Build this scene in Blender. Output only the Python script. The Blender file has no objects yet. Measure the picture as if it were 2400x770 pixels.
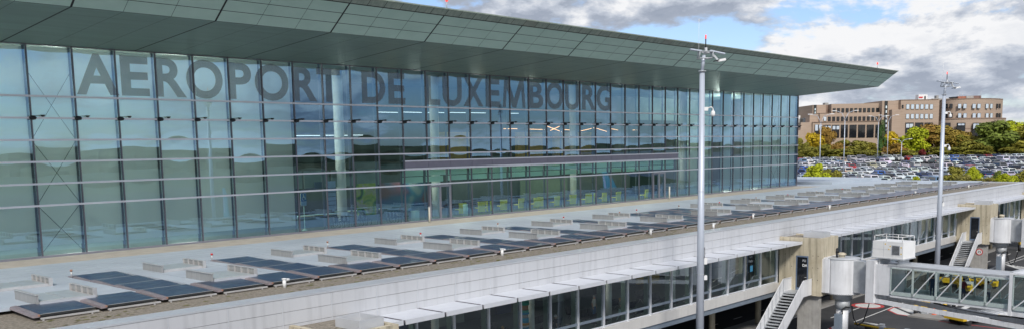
import bpy, bmesh, math, random
from mathutils import Vector, Matrix, noise
R=math.radians
random.seed(7)
scn=bpy.context.scene
col=scn.collection
# ------------------------------------------------------------------ camera
S=2.7                       # curtain wall grid in metres
F=2100.85; CY=609.6         # focal length and principal row of the 2400 px wide photograph
yaw,pit,rol=R(47.1947),R(7.1489),R(-0.9934)
CAM=Vector((-7.74314663*S,-21.96798307*S,2.33113059*S))
fw=Vector((math.sin(yaw)*math.cos(pit),math.cos(yaw)*math.cos(pit),-math.sin(pit)))
r0=Vector((math.cos(yaw),-math.sin(yaw),0)); u0=r0.cross(fw)
rt=math.cos(rol)*r0+math.sin(rol)*u0
up=-math.sin(rol)*r0+math.cos(rol)*u0
cd=bpy.data.cameras.new('camera'); cam=bpy.data.objects.new('camera',cd); col.objects.link(cam)
M=Matrix((rt,up,-fw)).transposed().to_4x4(); M.translation=CAM; cam.matrix_world=M
cd.sensor_width=36; cd.lens=F/2400*36; cd.shift_y=(CY-385)/2400; cd.clip_end=6000; cd.clip_start=.3
scn.camera=cam
def ray(x,y): return fw+rt*((x-1200)/F)-up*((y-CY)/F)
def onX(x,y,v): d=ray(x,y); return CAM+d*((v-CAM.x)/d.x)
def onY(x,y,v): d=ray(x,y); return CAM+d*((v-CAM.y)/d.y)
def onZ(x,y,v): d=ray(x,y); return CAM+d*((v-CAM.z)/d.z)
def onD(x,y,v): return CAM+ray(x,y)*v
# ------------------------------------------------------------------ materials
def new_mat(name):
    m=bpy.data.materials.new(name); m.use_nodes=True; nt=m.node_tree; nt.nodes.clear()
    o=nt.nodes.new('ShaderNodeOutputMaterial'); return m,nt,o
def mat(name,c,rough=.6,metal=0,var=.12,scale=1.5,bump=0,bscale=None,stretch=(1,1,1),spec=.5,emit=None,es=1,detail=5,c2=None,objcol=False,streak=0):
    m,nt,o=new_mat(name); N=nt.nodes.new; L=nt.links.new
    b=N('ShaderNodeBsdfPrincipled'); L(b.outputs[0],o.inputs[0])
    b.inputs['Roughness'].default_value=rough; b.inputs['Metallic'].default_value=metal
    b.inputs['Specular IOR Level'].default_value=spec
    tc=N('ShaderNodeTexCoord'); mp=N('ShaderNodeMapping'); mp.inputs['Scale'].default_value=stretch
    L(tc.outputs['Object'],mp.inputs[0])
    n=N('ShaderNodeTexNoise'); n.inputs['Scale'].default_value=scale; n.inputs['Detail'].default_value=detail; n.inputs['Roughness'].default_value=.62
    L(mp.outputs[0],n.inputs['Vector'])
    rp=N('ShaderNodeMapRange'); rp.inputs['From Min'].default_value=.3; rp.inputs['From Max'].default_value=.7
    L(n.outputs['Fac'],rp.inputs['Value'])
    mx=N('ShaderNodeMix'); mx.data_type='RGBA'; L(rp.outputs[0],mx.inputs['Factor'])
    if c2 is None:
        a=[max(0,v*(1-var)) for v in c]; d=[min(1,v*(1+var)) for v in c]
    else: a,d=c,c2
    if objcol:
        oi=N('ShaderNodeObjectInfo')
        mu=N('ShaderNodeMix'); mu.data_type='RGBA'; mu.blend_type='MULTIPLY'; mu.inputs['Factor'].default_value=1
        mx.inputs[6].default_value=(1-var,1-var,1-var,1); mx.inputs[7].default_value=(1+var,1+var,1+var,1)
        L(mx.outputs[2],mu.inputs[6]); L(oi.outputs['Color'],mu.inputs[7]); out=mu.outputs[2]
    else:
        mx.inputs[6].default_value=(*a,1); mx.inputs[7].default_value=(*d,1); out=mx.outputs[2]
    if streak:
        n2=N('ShaderNodeTexNoise'); n2.inputs['Scale'].default_value=2.2; n2.inputs['Detail'].default_value=6
        mp2=N('ShaderNodeMapping'); mp2.inputs['Scale'].default_value=(1.6,1.6,.12); L(tc.outputs['Object'],mp2.inputs[0]); L(mp2.outputs[0],n2.inputs['Vector'])
        r2=N('ShaderNodeMapRange'); r2.inputs['From Min'].default_value=.5; r2.inputs['From Max'].default_value=.72; r2.inputs['To Max'].default_value=streak
        L(n2.outputs['Fac'],r2.inputs['Value'])
        m2=N('ShaderNodeMix'); m2.data_type='RGBA'; L(r2.outputs[0],m2.inputs['Factor']); L(out,m2.inputs[6]); m2.inputs[7].default_value=(*[v*.35 for v in c],1); out=m2.outputs[2]
    L(out,b.inputs['Base Color'])
    if bump:
        bn=N('ShaderNodeBump'); bn.inputs['Strength'].default_value=bump; bn.inputs['Distance'].default_value=.05
        n3=N('ShaderNodeTexNoise'); n3.inputs['Scale'].default_value=bscale or scale*6; n3.inputs['Detail'].default_value=4
        L(tc.outputs['Object'],n3.inputs['Vector']); L(n3.outputs['Fac'],bn.inputs['Height']); L(bn.outputs[0],b.inputs['Normal'])
    if emit:
        b.inputs['Emission Color'].default_value=(*emit,1); b.inputs['Emission Strength'].default_value=es
    return m
def glass(name,tint,refl,rough=.0,gcol=(1,1,1)):
    m,nt,o=new_mat(name); N=nt.nodes.new; L=nt.links.new
    t=N('ShaderNodeBsdfTransparent'); t.inputs[0].default_value=(*tint,1)
    g=N('ShaderNodeBsdfGlossy'); g.inputs['Roughness'].default_value=rough; g.inputs[0].default_value=(*gcol,1)
    fr=N('ShaderNodeFresnel'); fr.inputs[0].default_value=1.55
    ad=N('ShaderNodeMath'); ad.operation='ADD'; ad.use_clamp=True; ad.inputs[1].default_value=refl; L(fr.outputs[0],ad.inputs[0])
    mx=N('ShaderNodeMixShader'); L(ad.outputs[0],mx.inputs[0]); L(t.outputs[0],mx.inputs[1]); L(g.outputs[0],mx.inputs[2]); L(mx.outputs[0],o.inputs[0])
    return m
K={}
K['glass_up']=glass('curtain_glass',(.86,.96,.90),.29,gcol=(.38,.65,.93))
K['glass_lo']=glass('concourse_glass',(.76,.85,.82),.20,gcol=(.72,.83,.92))
K['glass_br']=glass('bridge_glass',(.88,.95,.92),.04)
def transl(name,c,f):
    m,nt,o=new_mat(name); N=nt.nodes.new; L=nt.links.new
    d=N('ShaderNodeBsdfDiffuse'); d.inputs[0].default_value=(*c,1); t=N('ShaderNodeBsdfTranslucent'); t.inputs[0].default_value=(*c,1)
    tc=N('ShaderNodeTexCoord'); n=N('ShaderNodeTexNoise'); n.inputs['Scale'].default_value=.7; mp=N('ShaderNodeMapping'); mp.inputs['Scale'].default_value=(1,1,4); L(tc.outputs['Object'],mp.inputs[0]); L(mp.outputs[0],n.inputs['Vector'])
    mr=N('ShaderNodeMapRange'); mr.inputs['To Min'].default_value=f-.06; mr.inputs['To Max'].default_value=f+.06; L(n.outputs['Fac'],mr.inputs['Value'])
    mx=N('ShaderNodeMixShader'); L(mr.outputs[0],mx.inputs[0]); L(d.outputs[0],mx.inputs[1]); L(t.outputs[0],mx.inputs[2]); L(mx.outputs[0],o.inputs[0]); return m
K['roofglass']=glass('roof_light_glass',(.55,.58,.56),.05)
K['mull']=mat('mullion_metal',(.15,.14,.165),.4,.3,.08)
K['tran']=mat('transom_cap_metal',(.76,.75,.80),.4,.1,.05)
K['frame']=mat('grey_frame_paint',(.27,.27,.31),.45,.3,.06)
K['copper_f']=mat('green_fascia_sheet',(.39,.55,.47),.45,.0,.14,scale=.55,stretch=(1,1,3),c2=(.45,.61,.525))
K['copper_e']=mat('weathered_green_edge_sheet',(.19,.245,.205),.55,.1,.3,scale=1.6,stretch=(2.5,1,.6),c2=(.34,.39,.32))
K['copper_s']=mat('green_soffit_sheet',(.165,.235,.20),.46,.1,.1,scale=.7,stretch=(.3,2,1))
K['dark']=mat('dark_joint',(.02,.022,.022),.7,0,.1)
K['blind']=transl('pale_roller_blind',(.84,.86,.83),.35)
K['blind2']=transl('pale_green_blind',(.66,.86,.77),.3)
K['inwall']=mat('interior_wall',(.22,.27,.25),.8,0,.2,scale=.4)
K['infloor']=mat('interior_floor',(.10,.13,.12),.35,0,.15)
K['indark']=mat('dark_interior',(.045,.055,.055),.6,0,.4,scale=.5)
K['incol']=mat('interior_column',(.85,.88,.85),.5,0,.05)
K['letter']=None
K['deck']=mat('blue_grey_roof_membrane',(.37,.425,.48),.55,0,.06,scale=.22,c2=(.49,.545,.60),bump=.15,bscale=6)
K['deck_shade']=mat('deck_edge_shadow_tone',(.05,.055,.06),.8,0,.2)
K['walk']=mat('sandy_walkway_slab',(.40,.355,.30),.85,0,.2,scale=.9,c2=(.52,.475,.405),bump=.3,bscale=12)
K['gravel']=mat('grey_gravel_with_moss',(.12,.105,.08),.95,0,.3,scale=7,c2=(.34,.30,.245),bump=.9,bscale=14)
K['moss']=mat('yellow_green_moss',(.17,.165,.035),.95,0,.3,scale=4,bump=.5)
K['panel']=mat('white_cladding_panel',(.55,.56,.58),.45,.1,.05,scale=.5,stretch=(1,1,.3),streak=.22)
K['coping']=mat('aluminium_coping',(.60,.62,.65),.35,.35,.06,scale=.8)
K['joint']=mat('cladding_joint',(.33,.31,.30),.7,0,.15)
K['spandrel']=mat('pale_spandrel',(.58,.57,.55),.5,0,.06,scale=.6,streak=.12)
K['steel']=mat('blue_grey_steel',(.23,.28,.34),.45,.3,.1)
K['louver']=mat('white_sunshade_metal',(.72,.74,.78),.4,.3,.05)
K['conc']=mat('stained_concrete',(.42,.365,.26),.9,0,.2,scale=.8,c2=(.56,.505,.385),bump=.25,bscale=9,streak=.75)
K['conc_g']=mat('grey_concrete',(.36,.35,.33),.9,0,.2,scale=1.2,bump=.2,streak=.25)
K['asphalt']=mat('apron_asphalt',(.033,.034,.037),.85,0,.3,scale=.25,c2=(.060,.060,.063),bump=.25,bscale=16)
K['asphalt2']=mat('car_park_asphalt',(.13,.13,.135),.9,0,.15,scale=.3)
K['pave']=mat('concrete_pavement',(.27,.26,.245),.9,0,.15,scale=.8)
K['white']=mat('white_paint',(.75,.75,.74),.55,0,.06)
K['markw']=mat('worn_white_marking',(.62,.62,.60),.8,0,.15,scale=3)
K['markr']=mat('worn_red_marking',(.50,.06,.06),.8,0,.15,scale=3)
K['whitem']=mat('white_painted_metal',(.72,.73,.75),.45,.08,.07,scale=.9,streak=.3)
K['greym']=mat('galvanised_metal',(.46,.48,.50),.5,.2,.15,scale=1.5)
K['collector']=mat('dark_blue_collector_glass',(.016,.035,.075),.30,0,.35,scale=.9,spec=.6)
K['colframe']=mat('taupe_collector_housing',(.33,.28,.29),.45,.4,.15,scale=2)
K['alu']=mat('aluminium_rail',(.58,.57,.56),.4,.5,.12,scale=2)
K['skyglass']=mat('dusty_skylight_panel',(.36,.40,.41),.35,0,.08)
K['louvwall']=mat('grey_slatted_upstand',(.36,.36,.355),.55,.3,.15,scale=3,stretch=(6,6,.3))
K['mast']=mat('pale_blue_grey_mast_paint',(.50,.545,.62),.42,.2,.08,scale=.8,stretch=(1,1,.2),streak=.1)
K['black']=mat('black_rubber',(.015,.015,.017),.6,0,.2)
K['red']=mat('red_paint',(.55,.03,.03),.5,0,.1)
K['redl']=mat('red_obstruction_lamp',(.7,.05,.05),.4,0,.05,emit=(1,.08,.05),es=1.2)
K['yellow']=mat('yellow_paint',(.70,.45,.02),.5,0,.15)
K['bluef']=mat('slate_blue_door_frame',(.14,.19,.28),.45,.2,.1)
K['navy']=mat('navy_panel',(.015,.03,.09),.5,0,.2)
K['warm']=mat('warm_strip_lamp',(.8,.5,.3),.5,0,.02,emit=(1,.52,.25),es=2.6)
K['cool']=mat('cool_tube_lamp',(.8,.8,.8),.5,0,.02,emit=(.75,.9,1),es=1.6)
K['lime']=mat('lime_green_shell',(.80,.74,.01),.5,0,.1)
K['ochre']=mat('ochre_wall',(.42,.30,.06),.7,0,.3,scale=.6)
K['brick']=mat('pink_brown_brick',(.36,.27,.205),.9,0,.1,scale=.35,stretch=(.5,.5,6),c2=(.43,.33,.255))
K['brickd']=mat('brown_brick_band',(.28,.195,.15),.9,0,.1,scale=.5)
K['win_d']=mat('dark_window_glass',(.012,.014,.018),.06,0,.3,spec=.5)
K['win_b']=mat('sky_mirror_window_glass',(.65,.72,.80),.05,.95,.1)  # near-mirror copy of the office glass; bright sky reflection put into the material
K['leaf']=mat('leaf_foliage',(1,1,1),.75,0,.45,scale=.6,objcol=True,spec=.2)
K['bark']=mat('brown_bark',(.10,.075,.05),.9,0,.3)
K['grass']=mat('mown_grass',(.035,.05,.018),.95,0,.3,scale=.05,c2=(.06,.075,.026))
K['carpaint']=mat('car_paint',(1,1,1),.25,.2,.02,objcol=True)
K['carglass']=mat('car_window',(.012,.016,.022),.06,0,.1,spec=.7)
K['tyre']=mat('tyre_rubber',(.02,.02,.02),.7,0,.1)
K['lampr']=mat('red_tail_lamp',(.35,.01,.01),.3,0,.1)
K['teal']=mat('turquoise_fin_paint',(.01,.30,.42),.3,0,.05)
K['pink']=mat('pale_lilac_fin_paint',(.55,.50,.70),.3,0,.05)
K['skin']=mat('skin',(.52,.33,.25),.55,0,.08)
K['band']=mat('mauve_grey_spandrel_band',(.23,.215,.265),.45,.1,.06)
K['wood']=mat('distant_wood_foliage',(.035,.050,.022),.95,0,.4,scale=.03,c2=(.075,.075,.03))
def letmat():
    m,nt,o=new_mat('translucent_grey_film'); N=nt.nodes.new; L=nt.links.new
    d=N('ShaderNodeBsdfDiffuse'); d.inputs[0].default_value=(.26,.27,.29,1)
    n=N('ShaderNodeTexNoise'); n.inputs['Scale'].default_value=.7; tc=N('ShaderNodeTexCoord'); L(tc.outputs['Object'],n.inputs['Vector'])
    t=N('ShaderNodeBsdfTransparent'); mr=N('ShaderNodeMapRange'); mr.inputs['To Min'].default_value=.42; mr.inputs['To Max'].default_value=.54
    L(n.outputs['Fac'],mr.inputs['Value']); mx=N('ShaderNodeMixShader'); L(mr.outputs[0],mx.inputs[0]); L(d.outputs[0],mx.inputs[1]); L(t.outputs[0],mx.inputs[2]); L(mx.outputs[0],o.inputs[0]); return m
K['letter']=letmat()
def muralmat(name,cols,sc):
    m,nt,o=new_mat(name); N=nt.nodes.new; L=nt.links.new
    b=N('ShaderNodeBsdfPrincipled'); b.inputs['Roughness'].default_value=.6; L(b.outputs[0],o.inputs[0])
    tc=N('ShaderNodeTexCoord'); n=N('ShaderNodeTexNoise'); n.inputs['Scale'].default_value=sc; n.inputs['Detail'].default_value=1; n.inputs['Distortion'].default_value=1
    L(tc.outputs['Object'],n.inputs['Vector']); r=N('ShaderNodeValToRGB'); L(n.outputs['Fac'],r.inputs[0])
    e=r.color_ramp.elements; e[0].position=.34; e[0].color=(*cols[0],1); e[1].position=.66; e[1].color=(*cols[-1],1)
    for i,c in enumerate(cols[1:-1]): q=e.new(.34+.32*(i+1)/(len(cols)-1)); q.color=(*c,1)
    L(r.outputs[0],b.inputs[0]); return m
K['mural_g']=muralmat('green_yellow_mural',[(.02,.05,.01),(.10,.28,.03),(.45,.50,.04),(.5,.45,.3)],.9)
K['mural_b']=muralmat('blue_red_mural',[(.10,.015,.03),(.015,.04,.11),(.015,.09,.15),(.12,.17,.18)],.35)
# ------------------------------------------------------------------ mesh building
class MB:
    def __init__(s): s.v=[]; s.f=[]; s.m=[]; s.ms=[]; s.sm=[]
    def mi(s,m):
        if m not in s.ms: s.ms.append(m)
        return s.ms.index(m)
    def poly(s,pts,m,smooth=False):
        b=len(s.v); s.v+=[tuple(p) for p in pts]; s.f.append(tuple(range(b,b+len(pts)))); s.m.append(s.mi(m)); s.sm.append(smooth); return s
    def box(s,x0,x1,y0,y1,z0,z1,m,rz=0,c=None):
        if x0>x1:x0,x1=x1,x0
        if y0>y1:y0,y1=y1,y0
        if z0>z1:z0,z1=z1,z0
        p=[Vector(q) for q in ((x0,y0,z0),(x1,y0,z0),(x1,y1,z0),(x0,y1,z0),(x0,y0,z1),(x1,y0,z1),(x1,y1,z1),(x0,y1,z1))]
        if rz:
            cc=Vector(c) if c else Vector(((x0+x1)/2,(y0+y1)/2,0)); cc.z=0
            rm=Matrix.Rotation(rz,3,'Z'); p=[rm@(q-cc)+cc for q in p]
        return s.hexa(p,m)
    def hexa(s,p,m):
        b=len(s.v); s.v+=[tuple(q) for q in p]; k=s.mi(m)
        for f in ((0,3,2,1),(4,5,6,7),(0,1,5,4),(1,2,6,5),(2,3,7,6),(3,0,4,7)): s.f.append(tuple(b+i for i in f)); s.m.append(k); s.sm.append(False)
        return s
    def bar(s,a,b,w,h,m,upv=(0,0,1)):
        a=Vector(a);b=Vector(b);d=(b-a).normalized(); u=Vector(upv); sd=d.cross(u)
        if sd.length<1e-4: sd=d.cross(Vector((1,0,0)))
        sd.normalize(); u=sd.cross(d).normalized(); sd*=w/2; u*=h/2
        return s.hexa([a-sd-u,a+sd-u,b+sd-u,b-sd-u,a-sd+u,a+sd+u,b+sd+u,b-sd+u],m)
    def tube(s,a,b,r,m,r2=None,n=12,caps=True):
        a=Vector(a);b=Vector(b);r2=r if r2 is None else r2; d=(b-a).normalized()
        x=d.orthogonal().normalized(); y=d.cross(x); B=len(s.v); k=s.mi(m)
        for i in range(n):
            t=2*math.pi*i/n; o=x*math.cos(t)+y*math.sin(t); s.v.append(tuple(a+o*r)); s.v.append(tuple(b+o*r2))
        for i in range(n):
            j=(i+1)%n; s.f.append((B+2*i,B+2*j,B+2*j+1,B+2*i+1)); s.m.append(k); s.sm.append(True)
        if caps:
            s.f.append(tuple(B+2*i for i in range(n))[::-1]); s.m.append(k); s.sm.append(False)
            s.f.append(tuple(B+2*i+1 for i in range(n))); s.m.append(k); s.sm.append(False)
        return s
    def path(s,pts,r,m,n=8):
        for a,b in zip(pts,pts[1:]): s.tube(a,b,r,m,n=n)
        return s
    def lathe(s,prof,c,m,n=24):
        c=Vector(c); B=len(s.v); k=s.mi(m); L=len(prof)
        for r,z in prof:
            for i in range(n): t=2*math.pi*i/n; s.v.append((c.x+r*math.cos(t),c.y+r*math.sin(t),c.z+z))
        for j in range(L-1):
            for i in range(n):
                q=(i+1)%n; s.f.append((B+j*n+i,B+j*n+q,B+(j+1)*n+q,B+(j+1)*n+i)); s.m.append(k); s.sm.append(True)
        return s
    def build(s,name,parent=None,loc=None):
        me=bpy.data.meshes.new(name); me.from_pydata(s.v,[],s.f)
        for m in s.ms: me.materials.append(m)
        me.polygons.foreach_set('material_index',s.m); me.polygons.foreach_set('use_smooth',s.sm); me.update()
        o=bpy.data.objects.new(name,me); col.objects.link(o)
        if parent: o.parent=parent
        if loc: o.location=loc
        return o
def tag(o,label=None,cat=None,group=None,kind=None):
    if label:o['label']=label
    if cat:o['category']=cat
    if group:o['group']=group
    if kind:o['kind']=kind
    return o
def thing(name,label,cat,loc=(0,0,0),rz=0,group=None):
    o=bpy.data.objects.new(name,None); col.objects.link(o); o.location=loc; o.rotation_euler=(0,0,rz); o.empty_display_size=.3
    return tag(o,label,cat,group)
def kids(o): return [c for c in bpy.data.objects if c.parent==o]
def copy_tree(o,parent=None,ch=None):
    c=o.copy(); col.objects.link(c); c.parent=parent
    for k in (ch[o] if ch else kids(o)): copy_tree(k,c,ch)
    return c
def tree_of(o,d=None):
    d={} if d is None else d
    d[o]=kids(o)
    for k in d[o]: tree_of(k,d)
    return d
ORD=['first','second','third','fourth','fifth','sixth','seventh','eighth','ninth','tenth','eleventh','twelfth','thirteenth','fourteenth','fifteenth','sixteenth','seventeenth','eighteenth','nineteenth']
TENS={20:'twentieth',30:'thirtieth',40:'fortieth',50:'fiftieth'}
def ordn(i):  # 1-based
    if i<20: return ORD[i-1]
    t=i//10*10
    return TENS[t] if i==t else {20:'twenty',30:'thirty',40:'forty',50:'fifty'}[t]+'-'+ORD[i-t-1]
P=-9.064*S      # outer face of the concourse
APR=-10.0       # apron level
GT=13.02        # top of the glass
XE=39*S         # glass corner
# ------------------------------------------------------------------ terminal building
K0,K1=-8,39
term=thing('terminal_building','glass fronted airport terminal with big grey lettering and a green overhanging roof','terminal building')
TR=[3.25,4.59,5.93,7.26,8.60,9.93]
def pane_grid(mb,x0,x1,z0,z1,y,m,nx=6,nz=5,amp=.004,tilt=0):
    B=len(mb.v); k=mb.mi(m)
    for j in range(nz+1):
        for i in range(nx+1):
            u=i/nx; w=j/nz
            d=math.sin(math.pi*u)*math.sin(math.pi*w)*amp+ (w-.5)*tilt
            mb.v.append((x0+(x1-x0)*u,y+d,z0+(z1-z0)*w))
    for j in range(nz):
        for i in range(nx):
            a=B+j*(nx+1)+i; mb.f.append((a,a+1,a+nx+2,a+nx+1)); mb.m.append(k); mb.sm.append(True)
rg=random.Random(3)
for k in range(K0,K1):
    mb=MB(); zs=[.12]+TR+[GT]
    for j in range(len(zs)-1):
        if 11<=k<27 and j==1:
            segs=[(zs[1],4.62)]
        elif 11<=k<27 and j==2: segs=[(5.32,zs[3])]
        else: segs=[(zs[j],zs[j+1])]
        for a,b in segs:
            pane_grid(mb,k*S+.03,(k+1)*S-.03,a+.02,b-.02,0,K['glass_up'],amp=rg.uniform(-.0035,-.001) if j<6 else rg.uniform(-.009,-.004),tilt=rg.uniform(-.008,.008))
    mb.build('window',term)
for k in range(K0,K1+1):
    mb=MB(); mb.box(k*S-.035,k*S+.035,-.09,.06,0,GT,K['mull']); mb.box(k*S-.13,k*S+.07,.38,.42,0,GT,K['mull'])
    mb.build('mullion',term)
    b=MB(); c=(k*S+.02,-.22,8.60); b.lathe([(.0,.15),(.09,.14),(.20,.06),(.22,0),(.17,-.10),(.0,-.13)],c,K['black'],12); b.tube((k*S,-.08,8.66),(c[0],c[1],8.7),.03,K['black'],n=6)
    b.lathe([(.0,.03),(.16,.05),(.07,-.07),(0,-.07)],(k*S+.62,-.2,8.74),K['black'],10)
    b.tube((k*S,-.2,8.72),(k*S+.62,-.2,8.77),.014,K['black'],n=5)
    b.build('spotlight',term)
for z in TR+[]:
    mb=MB(); mb.box(K0*S,XE+.05,-.17,-.105,z-.06,z+.06,K['tran']); mb.build('transom',term)
mb=MB(); mb.box(K0*S,XE,-.12,.25,-.05,.12,K['frame']); mb.build('sill',term)
mb=MB(); mb.box(K0*S,XE,-.06,.25,GT-.0,GT+.12,K['mull']); mb.build('head_rail',term)
# mauve band of the upper floor
bd=MB()
for k in range(11,27): bd.box(k*S+.015,(k+1)*S-.015,-.13,.05,4.68,5.26,K['band'])
bd.box(11*S,27*S,-.1,.04,4.66,5.28,K['dark']); bd.build('spandrel_band',term)
for z in (4.66,5.31):
    mb=MB(); mb.box(11*S,27*S,-.19,-.14,z-.055,z+.055,K['tran']); mb.build('band_rail',term)
# end wall and back
mb=MB(); mb.box(XE-.06,XE+.06,-.1,22,0,GT,K['mull']); mb.build('end_wall',term)
iw=MB(); iw.box(K0*S,XE-.1,14,14.3,0,GT,K['inwall']); iw.box(19.5,84,13.7,13.95,.05,GT-.05,K['indark'])  # dark sheet added before the back wall; the hall's dimness is its colour
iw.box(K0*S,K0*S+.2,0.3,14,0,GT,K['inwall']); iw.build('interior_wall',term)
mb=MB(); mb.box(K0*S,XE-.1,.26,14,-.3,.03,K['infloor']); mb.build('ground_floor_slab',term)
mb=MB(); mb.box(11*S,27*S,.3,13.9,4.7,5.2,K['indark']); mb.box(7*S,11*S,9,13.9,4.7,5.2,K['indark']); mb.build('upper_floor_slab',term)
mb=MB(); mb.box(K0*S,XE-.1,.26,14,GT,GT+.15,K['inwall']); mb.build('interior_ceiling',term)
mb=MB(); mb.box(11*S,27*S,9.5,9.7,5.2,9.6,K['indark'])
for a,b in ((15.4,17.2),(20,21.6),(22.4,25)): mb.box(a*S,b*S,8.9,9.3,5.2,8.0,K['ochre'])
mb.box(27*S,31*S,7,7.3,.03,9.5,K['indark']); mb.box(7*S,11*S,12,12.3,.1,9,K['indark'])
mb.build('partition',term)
for px in (800,1022,1345,1600):
    q=onY(px,440,3.2)
    mb=MB(); mb.tube((q.x,q.y,.03),(q.x,q.y,GT),.42,K['incol'],n=20); mb.build('column',term)
# blinds
for k in list(range(K0,7))+[31,33,34,35,36,37,38]:
    mb=MB(); bot=.62+rg.choice([0,0,.0,.05]); mb.box(k*S+.05,(k+1)*S-.11,.34,.36,bot,GT-.05,K['blind']); mb.build('roller_blind',term)
mb=MB(); mb.box(32*S+.16,33*S-.12,.34,.36,.4,4.6,K['blind']); mb.build('roller_blind',term)
for k in (7,8,9,10):
    mb=MB(); mb.box(k*S+.1,(k+1)*S-.1,3.2,3.25,3.3,4.7,K['inwall']); mb.build('glass_screen',term)
for k in range(11,27):
    mb=MB(); mb.box(k*S+.1,(k+1)*S-.22,.36,.38,4.0,4.6,K['blind2']); mb.box(k*S+.1,(k+1)*S-(.22 if k!=12 else .5),.40,.42,3.42+rg.uniform(0,.08),3.94,K['blind2'])
    mb.build('roller_blind',term)
# X bracing behind bays 1 and 37
for k in (0,36):
    mb=MB()
    for z0,z1 in ((.2,3.25),(3.3,7.2),(7.3,11.5)):
        for a,b in ((z0,z1),(z1,z0)): mb.tube((k*S+.05,.28,a),((k+1)*S-.05,.28,b),.014,K['black'],n=6)
    mb.build('cross_brace',term)
# lamps
lp=[(1180,302,1212,302),(1238,303,1276,304),(1282,296,1316,309),(1290,306,1314,295),(1322,304,1338,305),(1362,307,1392,300),(1398,301,1424,309),(1432,302,1448,305),(1483,305,1493,305)]
for a,b,c,d in lp:
    mb=MB(); mb.bar(onY(a,b,5),onY(c,d,5),.045,.05,K['warm']); mb.build('strip_lamp',term)
for a,b,c,d in [(692,318,752,318),(760,317.5,818,317.5),(826,317,850,317),(886,263,935,264),(943,263,992,264),(1003,264,1045,264.5),(1055,264,1095,264.5),(1104,264.5,1138,265),(1195,266,1215,266)]:
    mb=MB(); mb.bar(onY(a,b,4.2),onY(c,d,4.2),.06,.05,K['cool']); mb.build('strip_lamp',term)
def lamp(x,y,z,e,c,r=.5):  # unseen point lights added to brighten the hall and blinds, not real fittings
    l=bpy.data.lights.new('hall_fill_light','POINT'); l.energy=e; l.color=c; l.shadow_soft_size=r; o=bpy.data.objects.new('hall_fill_light',l); col.objects.link(o); o.parent=term; o.location=(x,y,z)
for i in range(-2,13):
    x=(3*i+.45)*2.7+2.7
    HE=1250 if (x<19 or x>86) else 45
    lamp(x,5.5,11.2,HE,(.93,1,.96))
    if not 29<x<74: lamp(x,4.5,3.0,HE*.3 if x<19 or x>86 else 60,(.93,1,.95))
for i in range(7): lamp(33+i*6.2,3.0,4.3,330,(.95,1,.88)); lamp(33+i*6.2,5.0,8.9,34,(1,.78,.45))
# murals, notices behind the glass
def quadpx(mb,x0,y0,x1,y1,Y,m,th=.05):
    a=onY(x0,y1,Y); b=onY(x1,y0,Y); c=onY(x0,y0,Y)
    mb.box(a.x,b.x,Y,Y+th,a.z,c.z,m); return mb
quadpx(MB(),838,430,880,505,3.0,K['mural_g']).build('green_mural',term)
quadpx(MB(),892,428,1000,500,3.6,K['mural_b']).build('blue_mural',term)
quadpx(MB(),738,426,757,441,2.6,K['navy']).build('hanging_sign',term)
mb=quadpx(MB(),768,424,786,490,2.6,mat('pale_blue_notice',(.35,.45,.65),.6)); 
for y in (440,450,460,470,480):
    a=onY(768,y,2.58); b=onY(786,y,2.58); mb.box(a.x,b.x,2.57,2.59,a.z-.02,a.z+.02,K['navy'])
mb.build('notice_board',term)
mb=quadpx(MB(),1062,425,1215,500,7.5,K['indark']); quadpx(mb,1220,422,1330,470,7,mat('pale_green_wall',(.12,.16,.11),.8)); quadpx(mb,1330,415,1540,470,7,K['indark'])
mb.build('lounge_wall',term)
# doors
def door(k):
    d=MB(); x0=k*S+.05; x1=(k+1)*S-.05
    for a,b in ((x0,x0+.16),(x1-.16,x1),((x0+x1)/2-.09,(x0+x1)/2+.09)): d.box(a,b,-.14,-.02,.02,3.12,K['frame'])
    d.box(x0,x1,-.143,-.02,2.98,3.14,K['frame']); d.box(x0,x1,-.143,-.02,.0,.16,K['frame'])
    o=d.build('door',term)
    h=MB(); cx=(x0+x1)/2; h.tube((cx+.05,-.22,1.12),(cx+.28,-.22,1.12),.02,K['alu'],n=6); h.tube((cx+.05,-.14,1.12),(cx+.05,-.22,1.12),.02,K['alu'],n=6); h.build('handle',o)
door(12); door(25)
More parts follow.
